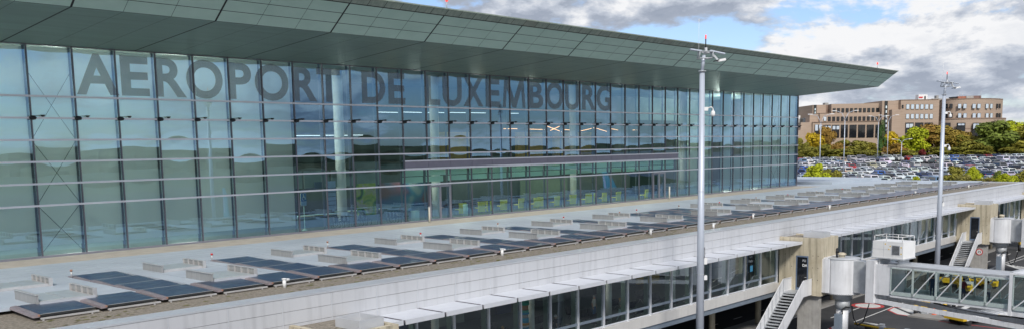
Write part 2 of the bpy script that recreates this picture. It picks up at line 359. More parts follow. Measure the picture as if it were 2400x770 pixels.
# lettering
fonts=[('A',180,279),('E',285,351),('R',365,437),('O',438,523),('P',536,590),('O',598,677),('R',688,743),('T',743,798),
('D',848,903),('E',910,949),('L',999,1031),('U',1037,1082),('X',1086,1132),('E',1138,1171),('M',1178,1231),('B',1239,1273),('O',1280,1319),('U',1324,1357),('R',1364,1396),('G',1398,1432)]
dg=None
ytop=12.72; ybot=10.12
for ch,xa,xb in fonts:
    cu=bpy.data.curves.new('t','FONT'); cu.body=ch; cu.offset=.028; cu.fill_mode='FRONT'; cu.extrude=0; cu.resolution_u=6
    to=bpy.data.objects.new('t',cu); col.objects.link(to); bpy.context.view_layer.update()
    me=bpy.data.meshes.new_from_object(to.evaluated_get(bpy.context.evaluated_depsgraph_get())); bpy.data.objects.remove(to)
    xs=[v.co.x for v in me.vertices]; ys=[v.co.y for v in me.vertices]
    X0=onY(xa,215,0).x; X1=onY(xb,215,0).x
    if ch=='M':
        me=bpy.data.meshes.new('letter'); H_=[[(0,0),(.13,0),(.18,.68),(.26,1),(.07,1)],[(.18,.68),(.42,0),(.5,0),(.5,.32),(.26,1)]]
        H_+=[[(1-a,b) for a,b in q][::-1] for q in H_]; vv=[]; ff=[]
        for q in H_: ff.append(tuple(range(len(vv),len(vv)+len(q)))); vv+=[(a,b,0) for a,b in q]
        me.from_pydata(vv,[],ff); me.update()
        xs=[v.co.x for v in me.vertices]; ys=[v.co.y for v in me.vertices]
    ov=.04 if ch in 'OUG' else 0
    zt=ytop+ (ov if ch in 'OG' else 0); zb=ybot-ov
    for v in me.vertices:
        u=(v.co.x-min(xs))/(max(xs)-min(xs)); w=(v.co.y-min(ys))/(max(ys)-min(ys))
        v.co=(X0+(X1-X0)*u,0,zb+(zt-zb)*w)
    me.materials.clear(); me.materials.append(K['letter'])
    o=bpy.data.objects.new('letter',me); col.objects.link(o); o.parent=term; o.location=(0,-.03,0)
# roof
XR=108.0; XL=-34
def fas(t): return (-10.55-2.7*t, 13.87+2.01*t)
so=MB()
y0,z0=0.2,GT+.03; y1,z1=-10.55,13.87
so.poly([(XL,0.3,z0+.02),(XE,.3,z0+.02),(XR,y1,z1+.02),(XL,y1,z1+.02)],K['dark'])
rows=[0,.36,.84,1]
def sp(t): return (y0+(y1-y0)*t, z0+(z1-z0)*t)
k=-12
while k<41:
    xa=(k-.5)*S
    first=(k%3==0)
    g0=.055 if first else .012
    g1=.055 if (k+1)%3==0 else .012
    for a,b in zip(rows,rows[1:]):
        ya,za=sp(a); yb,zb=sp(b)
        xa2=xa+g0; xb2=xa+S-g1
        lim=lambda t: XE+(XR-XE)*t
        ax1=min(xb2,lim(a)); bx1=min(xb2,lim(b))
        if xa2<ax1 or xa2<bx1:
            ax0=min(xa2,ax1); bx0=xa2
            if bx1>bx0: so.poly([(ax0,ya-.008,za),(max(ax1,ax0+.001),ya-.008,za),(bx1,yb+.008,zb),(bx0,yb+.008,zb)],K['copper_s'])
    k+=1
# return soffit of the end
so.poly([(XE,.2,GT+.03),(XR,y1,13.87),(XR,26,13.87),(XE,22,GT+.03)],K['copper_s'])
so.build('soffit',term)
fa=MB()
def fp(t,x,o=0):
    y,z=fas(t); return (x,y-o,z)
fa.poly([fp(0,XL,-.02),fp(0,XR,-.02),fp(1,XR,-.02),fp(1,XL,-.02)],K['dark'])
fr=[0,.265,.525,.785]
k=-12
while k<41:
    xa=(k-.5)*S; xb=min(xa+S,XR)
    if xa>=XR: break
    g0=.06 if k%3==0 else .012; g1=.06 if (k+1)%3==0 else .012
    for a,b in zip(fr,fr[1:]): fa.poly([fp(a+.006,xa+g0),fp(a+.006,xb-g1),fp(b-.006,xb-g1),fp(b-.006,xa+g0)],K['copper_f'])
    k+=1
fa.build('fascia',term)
ed=MB(); x=-33.75
er=random.Random(5)
pale=mat('pale_weathered_sheet',(.24,.27,.22),.5,.2,.2)
while x<XR:
    w=1.35; xb=min(x+w,XR)
    mm=K['copper_e'] if er.random()>.06 else pale
    ed.poly([fp(.80,x+.02,.02),fp(.80,xb-.02,.02),fp(1,xb-.02,.02),fp(1,x+.02,.02)],mm)
    x+=w
ed.box(XL,XR,-13.27,-13.2,15.80,15.875,K['copper_e'])
ed.poly([(XR,-10.55,13.87),(XR,-13.25,15.88),(XR,26,15.9),(XR,26,13.87)],K['copper_f'])
ed.build('roof_edge',term)
rf=MB(); rf.poly([(XL,-13.25,15.86),(XR,-13.25,15.86),(XR,30,16.2),(XL,30,16.2)],K['copper_e']); rf.build('roof',term)
for px in (1052,2055):
    q=onY(px,200,-13.1); zz=15.9
    ol=MB(); ol.tube((q.x,-13.1,15.85),(q.x,-13.1,16.35),.03,K['greym'],n=6); ol.tube((q.x,-13.1,16.35),(q.x,-13.1,16.62),.09,K['redl'],n=8); ol.build('obstruction_lamp',term)
# ------------------------------------------------------------------ things on the walkway and inside
def bollard(px,py,h,lab):
    q=onZ(px,py,.0); b=MB(); b.tube((0,0,-.02),(0,0,h),.085,mat('cream_pipe',(.6,.57,.48),.6),n=10); b.tube((0,0,h),(0,0,h+.05),.10,K['greym'],n=10)
    o=b.build('vent_pipe',loc=(q.x,q.y,0)); tag(o,lab,'vent pipe')
bollard(1007,521,1.35,'slim cream pipe standing on the walkway by the nearer double door')
bollard(1569,467,1.5,'slim cream pipe standing on the walkway by the farther double door')
def seat_proto():
    t=thing('lounge_chair','x','chair',group='lime green chairs behind the glass')
    b=MB(); b.box(-.3,.3,-.3,.3,.38,.46,K['lime']); b.box(-.27,.27,-.25,.27,.34,.38,K['black']); b.build('seat',t)
    b=MB(); b.hexa([Vector(v) for v in ((-.33,-.34,.1),(.33,-.34,.1),(.33,-.26,.1),(-.33,-.26,.1),(-.38,-.42,.98),(.38,-.42,.98),(.38,-.33,.98),(-.38,-.33,.98))],K['lime']); b.build('backrest',t)
    for x in (-.24,.24):
        b=MB(); b.tube((x,.22,0),(x,.22,.36),.02,K['alu'],n=6); b.build('leg',t)
    for x in (-.24,.24):
        b=MB(); b.tube((x,-.2,0),(x,-.2,.36),.02,K['alu'],n=6); b.build('leg',t)
    return t
chs=[(1078,490),(1124,492),(1140,491),(1176,487),(1215,485),(1252,484),(1262,470),(1299,480),(1338,476),(1372,473),(1382,472),(1413,470),(1443,468),(1508,462)]
base=seat_proto(); ct=tree_of(base)
for i,(px,py) in enumerate(chs):
    c=base if i==0 else copy_tree(base,None,ct)
    q=onZ(px,py+3,.03); yy=min(max(q.y,.75),3); q=onY(px,py,yy)
    c.location=(q.x,yy,.03); c.rotation_euler=(0,0,random.uniform(-.3,.3)); c.scale=(1.15,1.15,1.15)
    c['label']='lime green high-backed lounge chair behind the glass, %s from the left of its row'%ordn(i+1)
# cafe tables
for i,(px) in enumerate((1100,1195,1236,1320,1395)):
    q=onY(px,480,2.2); t=thing('lounge_table','small round dark table among the lime chairs, %s from the left'%ordn(i+1),'table',(q.x,2.3,.03),group='round tables behind the glass')
    b=MB(); b.tube((0,0,.72),(0,0,.75),.42,K['black'],n=20); b.build('tabletop',t)
    b=MB(); b.tube((0,0,0),(0,0,.72),.04,K['alu'],n=8); b.tube((0,0,0),(0,0,.02),.25,K['alu'],n=16); b.build('pedestal',t)
# tall white bin by the door
q=onY(1093,495,.9); b=MB(); b.lathe([(.0,0),(.18,0),(.26,1.1),(.22,1.12),(.15,1.0),(0,1.0)],(0,0,0),K['blind2'],16); tag(b.build('planter',loc=(q.x,1.0,.03)),'tall pale tapered planter behind the glass right of the double door','planter')
q=onY(975,505,.9); b=MB(); b.box(-.28,.28,-.25,.25,0,.85,K['blind2']); b.box(-.3,.3,-.27,.27,.85,.9,K['blind2']); tag(b.build('reception_counter',loc=(q.x,1.0,.03)),'small pale green counter block beside the office chair left of the door','counter')
q=onY(960,505,1.0); oc=thing('office_chair','black high-backed office chair on castors left of the pale counter','chair',(q.x-.2,1.2,.03),.8)
b=MB(); b.box(-.25,.25,-.25,.25,.45,.53,K['black']); b.build('seat',oc); b=MB(); b.box(-.24,.24,.22,.3,.5,1.35,K['black']); b.build('backrest',oc)
b=MB(); b.tube((0,0,.1),(0,0,.45),.03,K['alu'],n=8)
for a in range(5): b.bar((0,0,.1),(.3*math.cos(a*1.257),.3*math.sin(a*1.257),.06),.05,.03,K['black'])
b.build('base',oc)
# wheelchair sign
q=onY(712,480,1.6)
sg=thing('wheelchair_sign','blue and white wheelchair symbol sign on a slim stand behind the glass','sign',(q.x,1.6,.03))
b=MB(); b.tube((0,0,.0),(0,0,2.0),.03,K['blind2'],n=8); b.lathe([(.0,.16),(.06,.14),(.24,.02),(.24,0),(0,0)],(0,0,0),K['blind2'],16); b.build('stand',sg)
blue=mat('sign_blue',(.02,.13,.38),.5,0,.03)
b=MB(); b.box(-.25,.25,-.03,0,2.32,3.0-.02,blue); b.box(-.25,.25,-.03,0,2.0,2.30,mat('sign_pale_blue',(.25,.4,.6),.5)); b.box(-.27,.27,0,.02,1.98,3.0,K['white']); b.build('sign_board',sg)
b=MB(); b.tube((-.04,-.036,2.88),(-.04,-.046,2.88),.05,K['white'],n=12); b.bar((-.04,-.04,2.83),(-.02,-.04,2.66),.01,.06,K['white'],(1,0,0)); b.bar((-.03,-.04,2.66),(.10,-.04,2.65),.01,.045,K['white']); b.bar((.10,-.04,2.66),(.17,-.04,2.50),.01,.045,K['white'],(1,0,0)); b.bar((-.03,-.04,2.76),(.09,-.04,2.755),.01,.035,K['white'])
for i in range(12):
    a0=R(100+i*20); a1=R(120+i*20); b.bar((-.02+.13*math.cos(a0),-.04,2.56+.13*math.sin(a0)),(-.02+.13*math.cos(a1),-.04,2.56+.13*math.sin(a1)),.01,.03,K['white'],(0,1,0))
b.build('symbol',sg)
# parked wheelchairs
def wheelchair():
    t=thing('wheelchair','x','wheelchair',group='folded wheelchairs lined up behind the glass')
    for s in (-.27,.27):
        b=MB()
        for i in range(16):
            a0=2*math.pi*i/16; a1=2*math.pi*(i+1)/16; b.tube((s,.3*math.cos(a0),.3+.3*math.sin(a0)),(s,.3*math.cos(a1),.3+.3*math.sin(a1)),.022,K['black'],n=5,caps=False)
        for i in range(4): a=math.pi*i/4; b.tube((s,-.3*math.cos(a),.3-.3*math.sin(a)),(s,.3*math.cos(a),.3+.3*math.sin(a)),.006,K['alu'],n=4)
        b.build('wheel',t)
    b=MB(); b.box(-.22,.22,-.3,.2,.48,.52,K['black']); b.build('seat',t)
    b=MB(); b.box(-.22,.22,.2,.23,.5,.95,K['black']); b.build('backrest',t)
    b=MB()
    for s in (-.23,.23): b.path([(s,.32,.98),(s,.2,.95),(s,.2,.3),(s,-.35,.35),(s,-.45,.08)],.015,K['alu'],6); b.bar((s,.15,.72),(s,-.2,.72),.05,.03,K['black'])
    b.build('frame',t); return t
wb=wheelchair(); wt=tree_of(wb)
for i,px in enumerate((787,798,809,820,842,852,862,918,926,934)):
    c=wb if i==0 else copy_tree(wb,None,wt); q=onY(px,510,.9); c.location=(q.x,1.0,.03); c.rotation_euler=(0,0,1.35)
    c['label']='black folded wheelchair behind the ground floor glass, %s from the left'%ordn(i+1)
# barrier benches inside (yellow edged counters)
for i,(xa,xb,y,Y) in enumerate(((700,790,497,3.6),(795,905,484,5))):
    a=onY(xa,y,Y); c=onY(xb,y,Y); b=MB(); b.box(0,c.x-a.x,0,.7,.0,.95,K['infloor']); b.box(-.02,c.x-a.x+.02,-.02,.72,.95,1.0,K['blind2']); b.box(0,c.x-a.x,-.03,-.022,.93,.97,K['yellow'])
    tag(b.build('check_counter',loc=(a.x,Y,.03)),'long low counter with a yellow edge, %s the mural'%('left of' if i==0 else 'under'),'counter')
# ------------------------------------------------------------------ concourse building
XC=131.0
con=thing('concourse_building','low grey and white concourse with a flat roof, gravel edge and a band of windows','building')
mb=MB(); mb.box(K0*S,XE+.02,-3.75,-.122,-.12,-.0,K['walk']); mb.build('walkway',con)
mb=MB(); mb.poly([(K0*S-10,P,-.29),(XC,P,-.29),(XC,24,-.29),(K0*S-10,24,-.29)],K['gravel']); mb.build('gravel_roof',con)
# moss tufts along the gravel edge
ms=MB(); rr=random.Random(9)
for i in range(300):
    x=rr.uniform(-8,60)**1.0; y=rr.uniform(-23.2,-21.3); s=rr.uniform(.04,.13)
    pts=[]
    for j in range(7): a=j/7*6.283; q=s*rr.uniform(.5,1.2); pts.append((x+q*math.cos(a)*1.6,y+q*math.sin(a)*.7,-.275))
    ms.poly(pts,K['moss'])
tag(ms.build('roof_moss'),'yellow green moss tufts scattered along the gravel edge of the roof','moss',kind='stuff')
# deck with notches for collector strips
dk=MB()
DY0,DYs,DY1=-3.75,-10.2,-18.42
strip=[]   # x-start of collector strips
n=-1
xs=-2.52
while xs<118: strip.append(xs); xs+=8.1
fill=[44.9+S+.0]   # bay wholly filled with collectors
xa=K0*S-10
dk.box(xa,XC-.4,DYs,DY0,-.28,-.003,K['deck'])
cur=xa
FB0,FB1=strip[6],strip[7]+S
for i,s in enumerate(strip):
    if s==strip[7]: cur=s+S-.05; continue
    if s>cur: dk.box(cur,s-.05,DY1,DYs-.003,-.14,-.0055,K['deck'])
    cur=s+S-.05 
dk.box(cur,XC-.4,DY1,DYs-.003,-.14,-.0055,K['deck'])
dk.box(XE+.05,XC-.4,DY0+.003,20,-.3,.0,K['deck'])
dk.build('roof_deck',con)
sm=MB(); K['seam']=mat('membrane_seam',(.33,.375,.42),.6,0,.2,scale=2)
for j in range(5): sm.box(xa,XC-.5,-5.2-j*1.05,-5.17-j*1.05,-.003,.004,K['seam'])
for s_ in strip[:-1]:
    for x_ in (s_+S+.9,s_+S+4.6): sm.box(x_,x_+.03,DY1+.02,DYs-.05,-.0055,.003,K['seam'])
sm.build('membrane_seam',con)
mb=MB(); mb.box(111,XC-.4,-3.0,20,.0,.38,K['deck']); mb.build('raised_deck',con)
sk=MB()
for i,s in enumerate(strip): sk.box(s+S-.06,s+8.1-.06,DY1+.25,DY1+.32,-.28,-.15,K['deck_shade'])  # near-black strip stands in for the shadow below the deck edge
sk.build('deck_shadow_strip',con)
mb=MB(); mb.box(XC-.35,XC,P,22,-.55,-.1,K['coping']); mb.build('end_parapet',con)
# skylights
def skylight(x,y0,y1,first,Hh=.36):
    t=bpy.data.objects.new('skylight',None); col.objects.link(t); t.parent=con; t.location=(x,y0,0)
    L=y1-y0
    b=MB(); b.box(-.04,.04,.0,L,-.0,Hh,K['louvwall']); b.box(-.08,.08,-.03,L+.03,Hh,Hh+.03,K['alu'])
    b.build('side_wall',t)
    b=MB(); W=2.42
    b.box(W-.04,W+.04,.0,L,0,Hh,K['louvwall']); b.box(W-.08,W+.08,-.03,L+.03,Hh,Hh+.03,K['alu'])
    for j in range(5): b.box(W-.10,W+.07,j*L/4-.035,j*L/4+.035,-.0,Hh+.035,K['alu'])
    b.build('side_wall',t)
    b=MB(); b.box(.1,W-.1,.05,L-.05,.0,.13,K['alu'])
    for j in range(2): b.box(.16+j*(W-.32)/2,.1+(j+1)*(W-.32)/2,.12,L-.12,.13,.15,K['skyglass'])
    b.build('glass_panel',t)
    return t
skp=skylight(1.3,-13.25,-11.0,True); skt=tree_of(skp)
skl=skylight(1.15,-18.75,-16.15,True,.40); sklt=tree_of(skl)
for i in range(-2,15):
    if i in (0,6): continue
    c=copy_tree(skp,con,skt); c.location=(1.3+8.1*i,-13.25,0)
    c=copy_tree(skl,con,sklt); c.location=(1.15+8.1*i,-18.75,0)
c=copy_tree(skl,con,sklt); c.location=(1.15+8.1*6,-18.75,0)
# base plinth under the lower skylights
for i in range(-2,15):
    b=MB(); b.box(1.2+8.1*i,1.2+8.1*i+2.32,-18.9,-18.77,-.28,.13,K['coping']); b.build('skylight_curb',con)
# collectors
K['absline']=mat('collector_joint',(.10,.13,.18),.5,0,.1)
def collector(L):
    t=thing('solar_collector','x','solar panel',group='x')
    b=MB(); Wd=2.14
    zf,zb=-.02,.06
    b.hexa([Vector(v) for v in ((.32,0,zf-.08),(.40+Wd,0,zf-.08),(.40+Wd,L,zb-.08),(.32,L,zb-.08),(.32,0,zf),(.40+Wd,0,zf),(.40+Wd,L,zb),(.32,L,zb))],K['dark'])
    b.hexa([Vector(v) for v in ((.35,.05,zf),(.40+Wd-.04,.05,zf),(.40+Wd-.04,L-.05,zb),(.35,L-.05,zb),(.35,.05,zf+.012),(.40+Wd-.04,.05,zf+.012),(.40+Wd-.04,L-.05,zb+.012),(.35,L-.05,zb+.012))],K['collector'])
    for yy in (.03,L*.34,L*.67,L-.05): b.bar((.36,yy,zf+(zb-zf)*yy/L+.014),(.38+Wd,yy,zf+(zb-zf)*yy/L+.014),.035 if yy in (.03,L-.05) else .02,.012,K['alu'] if yy in (.03,L-.05) else K['absline'])
    b.build('absorber',t)
    b=MB(); b.hexa([Vector(v) for v in ((.04,-.02,zf-.10),(.31,-.02,zf-.10),(.31,L,zb-.10),(.04,L,zb-.10),(.07,-.02,zf+.0),(.31,-.02,zf+.025),(.31,L,zb+.025),(.07,L,zb+.0))],K['colframe'])
    b.tube((.27,-.05,zf-.02),(.27,.08,zf-.02),.045,mat_cap,n=8); b.build('housing',t)
    return t
mat_cap=mat('copper_pipe_end',(.45,.25,.18),.4,.5)
def front_bits(t):
    b=MB(); b.box(.30,2.62,-.14,-.06,-.20,-.13,K['alu']); 
    for x in (.36,2.3): b.box(x,x+.07,-.13,-.07,-.28,-.13,K['alu'])
    b.build('support_rail',t)
ce=collector(2.62); front_bits(ce); cet=tree_of(ce)
n_e=0; k=-3
edge=[]
while (k+1)*S<126:
    c=ce if n_e==0 else copy_tree(ce,None,cet)
    c.location=(k*S+.08,-21.05,-.03); n_e+=1; k+=1
    c['group']='solar collectors along the gravel edge'
    c['label']='dark blue solar collector on the roof edge beside the gravel, %s from the left end'%ordn(n_e)
cs=collector(2.60); cst=tree_of(cs); ns=0
for i,s in enumerate(strip+[strip[6]+S,strip[6]+2*S]):
    nm='strip %d'%i
    for j in range(3):
        c=cs if ns==0 else copy_tree(cs,None,cst); ns+=1
        c.location=(s,-12.95-2.68*j,-.05)
        c['group']='solar collectors sunk in strips in the deck'
        if i<len(strip): c['label']='dark solar collector sunk in the deck, %s from the wall in the %s strip'%(ORD[j],ordn(i+1))
        else: c['label']='dark solar collector, %s from the wall, %s the filled bay between the strips'%(ORD[j],'left in' if i==len(strip) else 'right in')
# small vents and lightning points on the deck
pts=[(168,643),(497,603),(768,573),(986,552),(1167,528),(1321,512),(1452,500),(1492,494),(1591,484),(1686,476),(1772,464),(1846,457),(1914,449),(1974,443)]
for i,(px,py) in enumerate(pts):
    q=onZ(px,py+6,.0); b=MB(); b.tube((0,0,-.01),(0,0,.32),.035,K['alu'],n=6); b.tube((0,0,.32),(0,0,.42),.07,K['red'] if i%2 else mat_cap,n=8)
    tag(b.build('roof_vent',loc=(q.x,q.y,0)),'tiny capped pipe on the grey deck, %s from the left'%ordn(i+1),'vent pipe','capped pipes along the deck')
dr=[(667,672),(1177,598),(1525,549),(1685,535),(1765,511),(1944,490),(2145,456),(2270,440)]
for i,(px,py) in enumerate(dr):
    q=onZ(px,py,-.27); b=MB(); b.tube((0,0,0),(0,0,.42),.09,K['white'],n=10); b.tube((-.0,0,.38),(.28,0,.38),.07,K['white'],n=8); b.lathe([(.0,.06),(.13,.04),(.13,0),(0,0)],(0,0,.42),K['white'],10)
    tag(b.build('gravel_vent',loc=(q.x,max(q.y,-23.1),-.29)),'short white pipe standing in the gravel strip, %s from the left'%ordn(i+1),'vent pipe','white pipes in the gravel strip')
# parapet
pz=[-.25,-.92,-1.55]
mb=MB(); mb.box(XL-10,XC,P-.02,P+1.12,-.32,-.25,K['coping']); mb.build('coping',con)
pp=MB(); pp.box(XL-10,XC,P+.02,P+1.0,-2.1,-.33,K['joint'])
x=(-8.5)*S
while x<XC:
    xb=min(x+S,XC)
    for a,b_ in ((-.34,-.905),(-.925,-1.50),(-1.52,-1.95)): pp.box(x+.02,xb-.02,P-.02,P+.015,b_,a,K['panel'])
    pp.box(x-.022,x+.022,P-.028,P-.0205,-1.95,-.34,K['coping'])
    x+=S
pp.build('parapet',con)
PW=3.35
pav=[1.65,50.25,98.2]; pavd=[3.75,3.7,3.75]
secs=[(pav[0]+PW,pav[1]),(pav[1]+PW,pav[2]),(pav[2]+PW,XC)]
def in_sec(x): return any(a<=x<=b for a,b in secs)
WY=-24.27
FL=-5.95
for si,(xa,xb) in enumerate(secs):
    ks=[k for k in range(-2,60) if xa-.05<=(k+.5)*S<=xb+.05]
    xsn=[xa+.05]+[(k+.5)*S for k in ks if xa+.6<(k+.5)*S<xb-.6]+[xb-.05]
    for i,(a,b_) in enumerate(zip(xsn,xsn[1:])):
        w=MB(); pane_grid(w,a+.05,b_-.05,-4.82,-2.0,WY,K['glass_lo'],4,4,amp=rg.uniform(-.006,.001)); pane_grid(w,a+.05,b_-.05,-5.46,-4.95,WY,K['glass_lo'],4,2,amp=-.002)
        wo=w.build('window',con)
        r=MB(); r.box(a+.05,b_-.05,WY-.05,WY+.03,-4.96,-4.80,K['steel']); r.box(a+.05,b_-.05,WY-.05,WY+.03,-5.48,-5.40,K['louver']); r.build('rail',wo)
    for i,x in enumerate(xsn):
        m=MB(); m.box(x-.05,x+.05,WY-.12,WY+.02,-5.5,-1.96,K['louver']); m.build('window_mullion',con)
        m=MB(); m.box(x-.14,x-.09,WY+.08,WY+.42,-5.5,-1.96,mat_fin:=K.get('fin') or K.setdefault('fin',mat('green_glass_fin',(.20,.29,.24),.4,0,.1))); m.build('glass_fin',con)
    # sunshades
    cx=[xa+.03]+[(k+.5)*S for k in ks if xa+.6<(k+.5)*S<xb-.6]+[xb-.03]
    for a,b_ in zip(cx,cx[1:]):
        c=MB(); yo=-26.56
        nsl=9
        for j in range(nsl):
            ya=P-.03-(abs(yo-P)-.1)*j/nsl; yb=P-.03-(abs(yo-P)-.1)*(j+.9)/nsl
            c.box(a+.10,b_-.10,yb,ya,-1.90,-1.865,K['louver'])
        c.box(a+.08,b_-.08,yo-.03,yo+.03,-2.07,-1.83,K['louver']); c.box(a+.07,b_-.07,yo+.04,P-.03,-1.93,-1.905,K['greym'])
        for xx in (a+.04,b_-.07):
            c.hexa([Vector(v) for v in ((xx,yo+.03,-2.0),(xx+.03,yo+.03,-2.0),(xx+.03,P-.02,-2.1),(xx,P-.02,-2.1),(xx,yo+.03,-1.86),(xx+.03,yo+.03,-1.86),(xx+.03,P-.02,-1.86),(xx,P-.02,-1.86))],K['mull'])
        c.build('sunshade',con)
    s=MB(); s.box(xa,xb,P-.02,-23.9,-6.2,-5.5,K['spandrel'])
    s.build('window_spandrel',con)
    s=MB(); s.box(xa,xb,P+.1,P+.35,-6.62,-6.2,K['steel']); s.build('edge_beam',con)
    s=MB(); s.box(xa,xb,P+.3,-23.86,-2.1,-1.93,K['joint']); s.build('window_head',con)
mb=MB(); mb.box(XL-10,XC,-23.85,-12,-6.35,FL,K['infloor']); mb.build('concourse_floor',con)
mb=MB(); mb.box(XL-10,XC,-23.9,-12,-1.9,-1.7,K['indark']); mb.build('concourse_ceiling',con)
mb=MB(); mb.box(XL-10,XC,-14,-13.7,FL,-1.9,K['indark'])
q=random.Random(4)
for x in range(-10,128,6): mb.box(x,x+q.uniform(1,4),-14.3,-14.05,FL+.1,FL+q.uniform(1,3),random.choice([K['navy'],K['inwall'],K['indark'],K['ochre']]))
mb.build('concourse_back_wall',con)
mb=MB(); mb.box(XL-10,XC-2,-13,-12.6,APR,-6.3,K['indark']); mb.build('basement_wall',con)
for i,x in enumerate([a*8.1+4.2 for a in range(-1,16)]):
    c=MB(); c.tube((x,-21.3,APR),(x,-21.3,-6.3),.26,K['conc'],n=16); c.tube((x,-21.3,-6.5),(x,-21.3,-6.3),.4,K['conc'],n=16); c.build('column',con)
for x in range(8,128,9):
    l=bpy.data.lights.new('waiting_hall_fill_light','POINT'); l.energy=75; l.color=(1,.95,.85); l.shadow_soft_size=.1; o=bpy.data.objects.new('waiting_hall_fill_light',l); col.objects.link(o); o.parent=con; o.location=(x,-21.3,-2.3)  # added fill lights that brighten the people inside; no such fittings known
for i,x in enumerate([a*8.1+4.2 for a in range(0,16)]):
    c=MB(); c.tube((x,-22.6,FL),(x,-22.6,-1.9),.22,K['incol'],n=14); c.build('interior_column',con)
# interior handrails and screens near pavilions
for (xa,xb) in ((37,50),(86,97)):
    mb=MB()
    for z in (.5,.95): mb.bar((xa,-23.3,FL+z-1.0*0),(xb-3,-23.3,FL+z+1.3),.05,.05,K['alu'])
    mb.build('ramp_handrail',con)
q=[(1690,637,1),(1722,632,0),(1848,500,0)]
for i,(px,py) in enumerate(((1720,625),(1760,627))):
    c=onY(px,py,-23.0); b=thing('display_stand','%s display screen on a thin pole behind the concourse glass'%('dark' if i==0 else 'blue lit'),'screen',(c.x,-23.0,FL))
    m=MB(); m.tube((0,0,0),(0,0,1.5),.03,K['alu'],n=6); m.tube((0,0,0),(0,0,.03),.2,K['alu'],n=12); m.build('pole',b)
    m=MB(); m.box(-.28,.28,-.04,.04,1.45,2.1,K['black']); m.box(-.23,.23,-.05,-.045,1.52,2.03,K['black'] if i==0 else mat('lit_screen',(.05,.2,.35),.4,emit=(.1,.35,.6),es=.7)); m.build('screen',b)
# ------------------------------------------------------------------ pavilions, stairs
def text_mesh(txt,h,m,name,parent,mw):
    cu=bpy.data.curves.new('t','FONT'); cu.body=txt; cu.offset=.012; cu.fill_mode='FRONT'; cu.size=h; cu.align_x='CENTER'
    to=bpy.data.objects.new('t',cu); col.objects.link(to); bpy.context.view_layer.update()
    me=bpy.data.meshes.new_from_object(to.evaluated_get(bpy.context.evaluated_depsgraph_get())); bpy.data.objects.remove(to)
    me.materials.clear(); me.materials.append(m); o=bpy.data.objects.new(name,me); col.objects.link(o); o.parent=parent; o.matrix_local=mw; return o
ZT=-1.55; ZB=-6.35
def pavilion(i,x,dep,lab,leg=True):
    t=thing('concrete_pavilion',lab,'pavilion',(x,P,APR),group='concrete stair pavilions on the concourse front')
    o=-APR
    w=MB()
    th=.25; D=-dep
    dy0,dy1=-1.55,-2.62     # door span (relative to the wall face)
    dz0,dz1=o-5.95,o-3.05
    w.box(0,th,dy0,-.03,o+ZB,o+ZT,K['conc']); w.box(0,th,D,dy1,o+ZB,o+ZT,K['conc']); w.box(0,th,dy1,dy0,dz1,o+ZT,K['conc']); w.box(0,th,dy1,dy0,o+ZB,dz0,K['conc'])
    w.box(th,PW,D,D+th,o+ZB,o+ZT,K['conc']); w.box(PW-th,PW,D+th,-.03,o+ZB,o+ZT,K['conc'])
    for yy in (-.55,-1.15,-3.0,-3.45):
        for zz in (o-5.0,o-4.0,o-3.0): w.tube((-.004,yy,zz),(.02,yy,zz),.035,K['dark'],n=8)
    w.build('wall',t)
    s=MB(); s.box(.02,PW-.02,D+.02,-.05,o+ZB-.03,o+ZB+.25,K['conc_g']); s.build('floor_slab',t)
    r=MB(); r.box(.12,PW-.12,D+.12,-.05,o+ZT-.22,o+ZT-.1,K['gravel']); r.build('gravel_top',t)
    u=MB(); u.box(1.5,2.9,D+.5,D+.56,o+ZT-.1,o+ZT+.35,K['coping']); u.box(1.5,2.9,D+2.2,D+2.26,o+ZT-.1,o+ZT+.35,K['coping']); u.box(1.5,1.56,D+.56,D+2.2,o+ZT-.1,o+ZT+.35,K['coping']); u.box(2.84,2.9,D+.56,D+2.2,o+ZT-.1,o+ZT+.35,K['coping']); u.build('roof_upstand',t)
    if leg:
        l=MB(); l.box(.35,.35+.5,D+.25,D+2.1,0,o+ZB-.03,K['conc_g']); l.build('leg',t)
        l=MB(); l.tube((PW-.5,-1.3,0),(PW-.5,-1.3,o+ZB-.03),.24,K['conc_g'],n=14); l.build('round_leg',t)
    d=MB(); d.box(-.03,.1,dy1,dy1+.09,dz0,dz1,K['bluef']); d.box(-.03,.1,dy0-.09,dy0,dz0,dz1,K['bluef']); d.box(-.03,.1,dy1+.09,dy0-.09,dz1-.12,dz1,K['bluef']); d.box(-.03,.1,dy1+.09,dy0-.09,dz0,dz0+.2,K['bluef'])
    d.box(.02,.05,dy1+.09,dy0-.09,dz0+.2,dz1-.12,K['win_d']); do=d.build('door',t)
    h=MB(); h.tube((-.08,dy1+.14,dz0+1.1),(-.08,dy1+.3,dz0+1.1),.02,K['alu'],n=6); h.tube((-.03,dy1+.14,dz0+1.1),(-.08,dy1+.14,dz0+1.1),.02,K['alu'],n=6); h.build('handle',do)
    return t
pv=[]
for i,(x,d,lab) in enumerate(zip(pav,pavd,('pavilion roof with gravel top and metal upstand at the bottom edge of the photo','stained concrete pavilion with blue door in the middle of the concourse front','stained concrete pavilion with a 15 speed limit disc on its leg'))):
    t=pavilion(i,x,d,lab); pv.append(t)
t3=pavilion(3,128.6,3.7,'farthest concrete pavilion at the right edge of the photo'); pv.append(t3)
# door lettering on middle pavilion
Mx=Matrix.Translation((-.012+.02,-2.02,10-3.72))@Matrix.Rotation(R(-90),4,'Z')@Matrix.Rotation(R(90),4,'X')
text_mesh('DA',.30,K['white'],'door_lettering',pv[1],Matrix.Translation((.012,-2.3,10-3.95))@Matrix.Rotation(R(-90),4,'Z')@Matrix.Rotation(R(90),4,'X'))
text_mesh('FU',.26,K['greym'],'door_lettering',pv[1],Matrix.Translation((.012,-2.25,10-3.55))@Matrix.Rotation(R(-90),4,'Z')@Matrix.Rotation(R(90),4,'X'))
